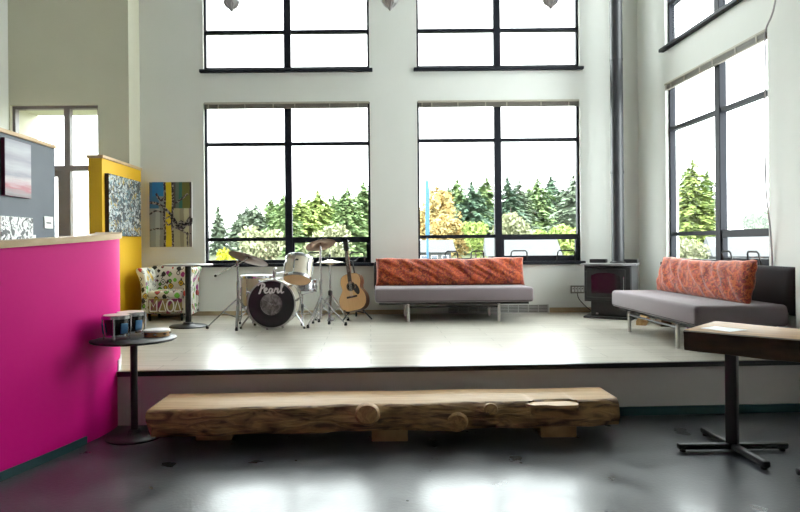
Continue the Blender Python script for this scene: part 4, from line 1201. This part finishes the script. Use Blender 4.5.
sp_mat = splatter_mat('drip_paint', (.05, .065, .08), [((.42, .47, .48), 3.2, .52, 2.2, 1.0), ((.02, .02, .025), 5, .55, 3.5, 2.0), ((.10, .19, .22), 4.5, .57, 2.8, 3.0), ((.40, .28, .05), 4.5, .61, 2.8, 4.0), ((.60, .63, .62), 6.5, .57, 4, 5.0), ((.012, .012, .014), 7, .58, 4, 6.0)])
canvas('splatter_painting', 1.06, .76, sp_mat, 'dense splatter painting on a thick dark edged canvas on the yellow partition', loc=(-3.234, 8.10, 1.935), rotz=PI/2, edge=pm('dark_canvas_edge', (.03, .015, .02), .6), depth=.05)
st_mat = ramp_mat('streaked_landscape', 'Z', [(0, (.09, .02, .03)), (.12, (.16, .11, .12)), (.2, (.30, .025, .045)), (.32, (.42, .34, .36)), (.42, (.17, .16, .20)), (.55, (.34, .32, .36)), (.7, (.18, .17, .21)), (.85, (.33, .32, .36)), (1, (.2, .2, .24))], .4, 6, .25, 1/.55, .40, bump=-1)
canvas('streaked_painting', .44, .53, st_mat, 'red and grey streaked landscape painting on the slate partition', loc=(-3.369, 5.89, 2.16), rotz=PI/2, edge=pm('plum_canvas_edge', (.16, .02, .07), .6))
bw_mat = splatter_mat('ink_blots', (.72, .73, .72), [((.015, .016, .018), 11, .53, 2.2, 1.4), ((.03, .03, .03), 22, .62, 2.0, 2.4)])
canvas('ink_picture', .54, .42, bw_mat, 'black and white ink blot picture low on the slate partition', cat='picture', loc=(-3.369, 5.885, 1.495), rotz=PI/2, depth=.025)
cd = thing('wall_card', 'small white printed card alone on the slate partition', 'card', (-3.37, 6.495, 1.675), PI/2)
MB().box((0, -.004, 0), (.17, .008, .125)).build('card', 'paper', cd, smooth=False)
MB().box((0, -.0088, -.005), (.10, .0012, .014)).build('printed_line', 'black', cd, smooth=False)
cd2 = thing('wall_card', 'tiny white card right beside the ink blot picture', 'card', (-3.37, 6.21, 1.51), PI/2)
MB().box((0, -.004, 0), (.06, .008, .06)).build('card', 'paper', cd2, smooth=False)

# ------------------------------------------------------------------ pendants
def pendant(x, y, label):
    r = thing('pendant_lamp', label, 'lamp', (x, y, 3.675), 0, 'layered pendant lamps above the stage')
    MB().cyl((0, 0, .02), (0, 0, CEIL-3.675), .008, seg=8).build('suspension_rod', 'pendant', r)
    MB().lathe([(.004, 0), (.022, .02), (.03, .06), (.032, .62), (.02, .66)], 16).build('spindle', 'pendant', r)
    for tier in range(5):
        z = .03 + tier*.085
        for k in range(6):
            a = 2*PI*(k+.5*(tier % 2))/6 + .3
            mx = RZ(a)
            q0, q1 = .022+.004*tier, .078+.02*tier
            w0, w1 = .022, .045+.008*tier
            bl_ = MB()
            V = [Vector((q0, -w0, z)), Vector((q0, w0, z)), Vector(((q0+q1)/2, w1, z+.030)), Vector((q1, w1*.8, z+.068)), Vector((q1, -w1*.8, z+.068)), Vector(((q0+q1)/2, -w1, z+.030))]
            lo = [bl_.bm.verts.new(mx @ v) for v in V]
            hi = [bl_.bm.verts.new(mx @ (v + Vector((-.003, 0, .005)))) for v in V]
            bl_.bm.faces.new(lo); bl_.bm.faces.new(list(reversed(hi)))
            for i in range(6): bl_.bm.faces.new((lo[i], lo[(i+1) % 6], hi[(i+1) % 6], hi[i]))
            bl_.build('blade', 'pendant', r, smooth=False)
    MB().lathe([(.06, CEIL-3.675-.03), (.06, CEIL-3.675)], 20).build('ceiling_rose', 'pendant', r)
pendant(-1.32, 6.0, 'grey layered blade pendant lamp hanging before the window above the drums')
pendant(1.77, 6.0, 'grey layered blade pendant lamp hanging before the window above the sofa')
pendant(0.215, 6.0, 'grey layered blade pendant lamp hanging before the wall between the windows')

# ------------------------------------------------------------------ outdoors
struct(MB().box((20, 130, -.65), (420, 241.4, .5)).build('ground_lawn', 'lawn', smooth=False), 'pale sloping lawn outside the windows', 'lawn')
struct(MB().box((60, 34, -.395), (300, 7, .03)).build('ground_road', 'road', smooth=False), 'pale road crossing the lawn outside', 'road')
GZ = -0.4

def conifer_mesh(name, h, rad, seed, mat, n_tier=26, full=1.0):
    rnd = random.Random(seed)
    vs, fs = [], []
    for t in range(n_tier):
        f = t/(n_tier-1)
        z = h*(.08+.92*f)
        rr_ = rad*(1-f)**.5*rnd.uniform(.75, 1.1)+.04*rad
        nb = max(6, int(22*(1-f)**.7*full)+4)
        for b in range(nb):
            a = rnd.uniform(0, 2*PI); L = rr_*rnd.uniform(.6, 1.1)
            c, s_ = math.cos(a), math.sin(a)
            for q in range(9):
                g0 = (q+rnd.random())/9
                px, py = c*L*g0, s_*L*g0
                pz = z - .30*L*g0 + rnd.uniform(-.5, .6)*h/n_tier
                w = (.20+.34*(1-g0))*L*.42+.04*rad
                aa = a + rnd.uniform(-.9, .9)
                i = len(vs)
                vs.append((px+math.cos(aa)*w*1.3, py+math.sin(aa)*w*1.3, pz-rnd.uniform(.1, .45)*w))
                vs.append((px+math.cos(aa+2.2)*w*.7, py+math.sin(aa+2.2)*w*.7, pz+rnd.uniform(.0, .4)*w))
                vs.append((px+math.cos(aa-2.2)*w*.7, py+math.sin(aa-2.2)*w*.7, pz+rnd.uniform(.0, .4)*w))
                fs.append((i, i+1, i+2))
    me = bpy.data.meshes.new(name); me.from_pydata(vs, [], fs); me.materials.append(M[mat]); return me

def broad_mesh(name, h, rad, seed, mat, n=2200, low=.18):
    rnd = random.Random(seed)
    blobs = []
    for k in range(13):
        a = rnd.uniform(0, 2*PI); q = rad*.62*math.sqrt(rnd.random())
        f = rnd.uniform(low+.12, .86)
        blobs.append((q*math.cos(a)*(1.15-f*.6), q*math.sin(a)*(1.15-f*.6), h*f, rad*rnd.uniform(.30, .52)))
    vs, fs = [], []
    for k in range(n):
        bx_, by_, bz_, br_ = rnd.choice(blobs)
        d = Vector((rnd.gauss(0, 1), rnd.gauss(0, 1), rnd.gauss(0, 1))).normalized()
        p = Vector((bx_, by_, bz_)) + d*br_*(rnd.random()**.35)
        s = rad*rnd.uniform(.05, .11)
        u = Vector((rnd.gauss(0, 1), rnd.gauss(0, 1), rnd.gauss(0, 1))).normalized()*s
        w = Vector((rnd.gauss(0, 1), rnd.gauss(0, 1), rnd.gauss(0, 1))).normalized()*s
        i = len(vs)
        vs += [tuple(p-u), tuple(p+w), tuple(p+u), tuple(p-w)]
        fs.append((i, i+1, i+2, i+3))
    me = bpy.data.meshes.new(name); me.from_pydata(vs, [], fs); me.materials.append(M[mat]); return me

_mc = {}
def tree(px, top_py, Y, kind, mat, wpx, label, name=None, group=None, seed=0, base=GZ):
    """px/top_py/wpx give direction and angular size as surveyed from the room, Y the real distance"""
    X = (px-370)/620*Y
    top = 1.41 + (245 - (top_py + (px-370)*.0087))/620*Y
    h = top-base
    h *= 1.07 if kind == 'c' else 1.04
    rad = wpx/620*Y/2*(2.15 if kind == 'c' else 1.3)
    r = thing(name or ('conifer_tree' if kind == 'c' else 'leafy_tree'), label, 'tree', (X, Y, base), seed*1.7, group)
    key = (kind, mat, seed % 2, round(h/rad*2))
    if key not in _mc:
        _mc[key] = conifer_mesh('foliage', 10, 10*rad/h, seed+3, mat, full=1.1) if kind == 'c' else broad_mesh('foliage', 10, 10*rad/h, seed+3, mat)
    fo = bpy.data.objects.new('foliage', _mc[key]); COL.objects.link(fo); fo.parent = r
    fo.scale = (h/10, h/10, h/10); fo['kind'] = 'stuff'
    MB().lathe([(.03*h if kind == 'b' else .018*h, 0), (.012*h, h*.5), (.003*h, h*.93)], 8).build('trunk', 'trunk', r)
    return r

G = 'trees beyond the lawn'
# behind the drum kit window
TL = [
 (218, 208, 120, 'c', 'needle_light', 16, 'slim pale conifer standing alone beside the left frame of the drum window'),
 (240, 216, 115, 'c', 'needle_light', 20, 'short pale conifer behind the ride cymbal'),
 (256, 208, 110, 'c', 'needle_light', 26, 'pale green conifer rising above the floor tom'),
 (271, 203, 105, 'c', 'needle_mid', 26, 'mid green conifer just left of the drum window mullion'),
 (284, 199, 108, 'c', 'needle_mid', 28, 'dense conifer behind the drum window mullion'),
 (300, 202, 100, 'c', 'leaf_lime', 34, 'bushy lime green conifer right of the drum window mullion'),
 (318, 196, 104, 'c', 'leaf_lime', 36, 'broad bright green conifer above the crash cymbal'),
 (334, 200, 96, 'c', 'needle_mid', 30, 'mid green conifer above the hi-hat'),
 (348, 193, 100, 'c', 'needle_mid', 34, 'tall green conifer above the guitar headstock'),
 (364, 188, 104, 'c', 'needle_mid', 34, 'tallest green conifer at the right frame of the drum window'),
 (262, 235, 60, 'b', 'leaf_pale', 44, 'low pale leafy tree behind the ride cymbal'),
 (330, 232, 62, 'b', 'leaf_pale', 46, 'low pale leafy tree behind the hi-hat'),
 (224, 247, 26, 'b', 'leaf_yellow', 24, 'round yellow shrub outside the drum window'),
 # behind the sofa window
 (424, 206, 92, 'b', 'leaf_gold', 24, 'golden leafed tree behind the blue pole'),
 (441, 187, 104, 'b', 'leaf_gold', 40, 'tall golden leafed tree right of the blue pole'),
 (458, 186, 112, 'c', 'needle_mid', 34, 'green conifer rising behind the golden trees'),
 (472, 188, 110, 'c', 'needle_dark', 32, 'blue-green conifer left of the sofa window mullion'),
 (487, 184, 116, 'c', 'needle_mid', 32, 'tall green conifer touching the sofa window mullion'),
 (446, 222, 70, 'b', 'leaf_gold', 40, 'lower golden tree above the sofa cushion'),
 (476, 224, 66, 'b', 'leaf_lime', 28, 'low lime green tree left of the sofa window mullion'),
 (508, 182, 112, 'c', 'needle_dark', 26, 'dark slim conifer right of the sofa window mullion'),
 (520, 186, 114, 'c', 'needle_light', 24, 'pale conifer second from the sofa window mullion'),
 (538, 184, 106, 'c', 'needle_mid', 34, 'broad mid green conifer in the middle of the right sofa panes'),
 (551, 183, 104, 'c', 'needle_dark', 36, 'full dark green conifer in the right sofa panes'),
 (574, 182, 118, 'c', 'needle_light', 34, 'faint pale conifer at the right frame of the sofa window'),
 (511, 205, 70, 'b', 'leaf_pale', 40, 'glare-paled leafy tree behind the sofa window mullion'),
 (568, 226, 62, 'b', 'leaf_lime', 40, 'low lime green tree at the right frame of the sofa window'),
 (542, 232, 60, 'b', 'leaf_lime', 26, 'small lime bush under the dark conifer'),
 # side window
 (693, 168, 62, 'c', 'leaf_lime', 34, 'big bright green conifer outside the side window'),
 (688, 172, 66, 'c', 'needle_mid', 24, 'darker conifer behind the bright one outside the side window'),
 (708, 176, 66, 'c', 'needle_mid', 26, 'green conifer half hidden by the side window mullion'),
 (757, 214, 60, 'b', 'needle_light', 40, 'low pale tree in the near pane of the side window'),
 (690, 240, 34, 'b', 'leaf_pale', 30, 'low pale hedge bush under the bright conifer'),
]
for i, (px, ty, Y, k, mt, w, lb) in enumerate(TL):
    if k == 'c' and px < 600: Y += (i % 4)*19
    tree(px, ty, Y, k, mt, w, lb, name=('shrub' if 'shrub' in lb or 'bush' in lb else None), group=G, seed=i)

FAR = [(247, 210, 'faint far conifer peeping over the pale tree behind the ride cymbal'), (278, 207, 'faint far conifer in the gap beside the drum window mullion'),
       (309, 204, 'faint far conifer between the two lime green conifers'), (341, 203, 'faint far conifer behind the gap over the hi-hat'),
       (449, 192, 'faint far conifer behind the golden trees'), (479, 194, 'faint far conifer between the blue-green and tall conifers by the mullion'),
       (514, 196, 'faint far conifer behind the slim dark one at the mullion'), (529, 193, 'faint far conifer left of the broad mid green conifer'), (564, 194, 'faint far conifer right of the full dark green conifer')]
for i, (px, ty, lb) in enumerate(FAR):
    tree(px, ty, 200 + (i % 2)*24, 'c', 'needle_far', 30, lb, group='farthest row of conifers', seed=i)

# blue pole
bp_ = thing('banner_pole', 'tall sky blue pole with banner outside the sofa window', 'pole', ((427.5-370)/620*40, 40, GZ))
MB().cyl((0, 0, 0), (0, 0, 6.1), .07).build('pole', 'blue_pole', bp_)
MB().box((.0, -.09, 4.1), (.26, .03, 3.6)).build('banner', 'blue_pole', bp_, smooth=False)

def house(x, y, w, d, h, label, rot=0):
    r = thing('house', label, 'house', (x, y, GZ), rot, 'pale houses across the road')
    MB().box((0, 0, h/2), (w, d, h)).build('walls', 'house_wall', r, smooth=False)
    MB().prism([(-d/2-.4, h), (d/2+.4, h), (0, h+d*.28)], -w/2-.4, w/2+.4, Matrix(((0, 0, 1, 0), (1, 0, 0, 0), (0, 1, 0, 0), (0, 0, 0, 1)))).build('roof', 'house_roof', r, smooth=False)
    for k in range(4):
        f = MB().box((-w*.36+k*w*.24, -d/2-.02, h*.55), (w*.15, .06, h*.4)).build('window', 'white', r, smooth=False)
        MB().box((-w*.36+k*w*.24, -d/2-.06, h*.55), (w*.12, .03, h*.32)).build('pane', 'house_glass', f, smooth=False)
house((427-370)/620*58, 58, 4.0, 4, 1.1, 'small pale bungalow at the foot of the blue pole')
house((520-370)/620*46, 46, 4.4, 5, .95, 'small pale bungalow seen through the right sofa panes', R(-8))
house((758-370)/620*36, 36, 4.6, 4, 1.0, 'small pale bungalow outside the side window', R(-20))
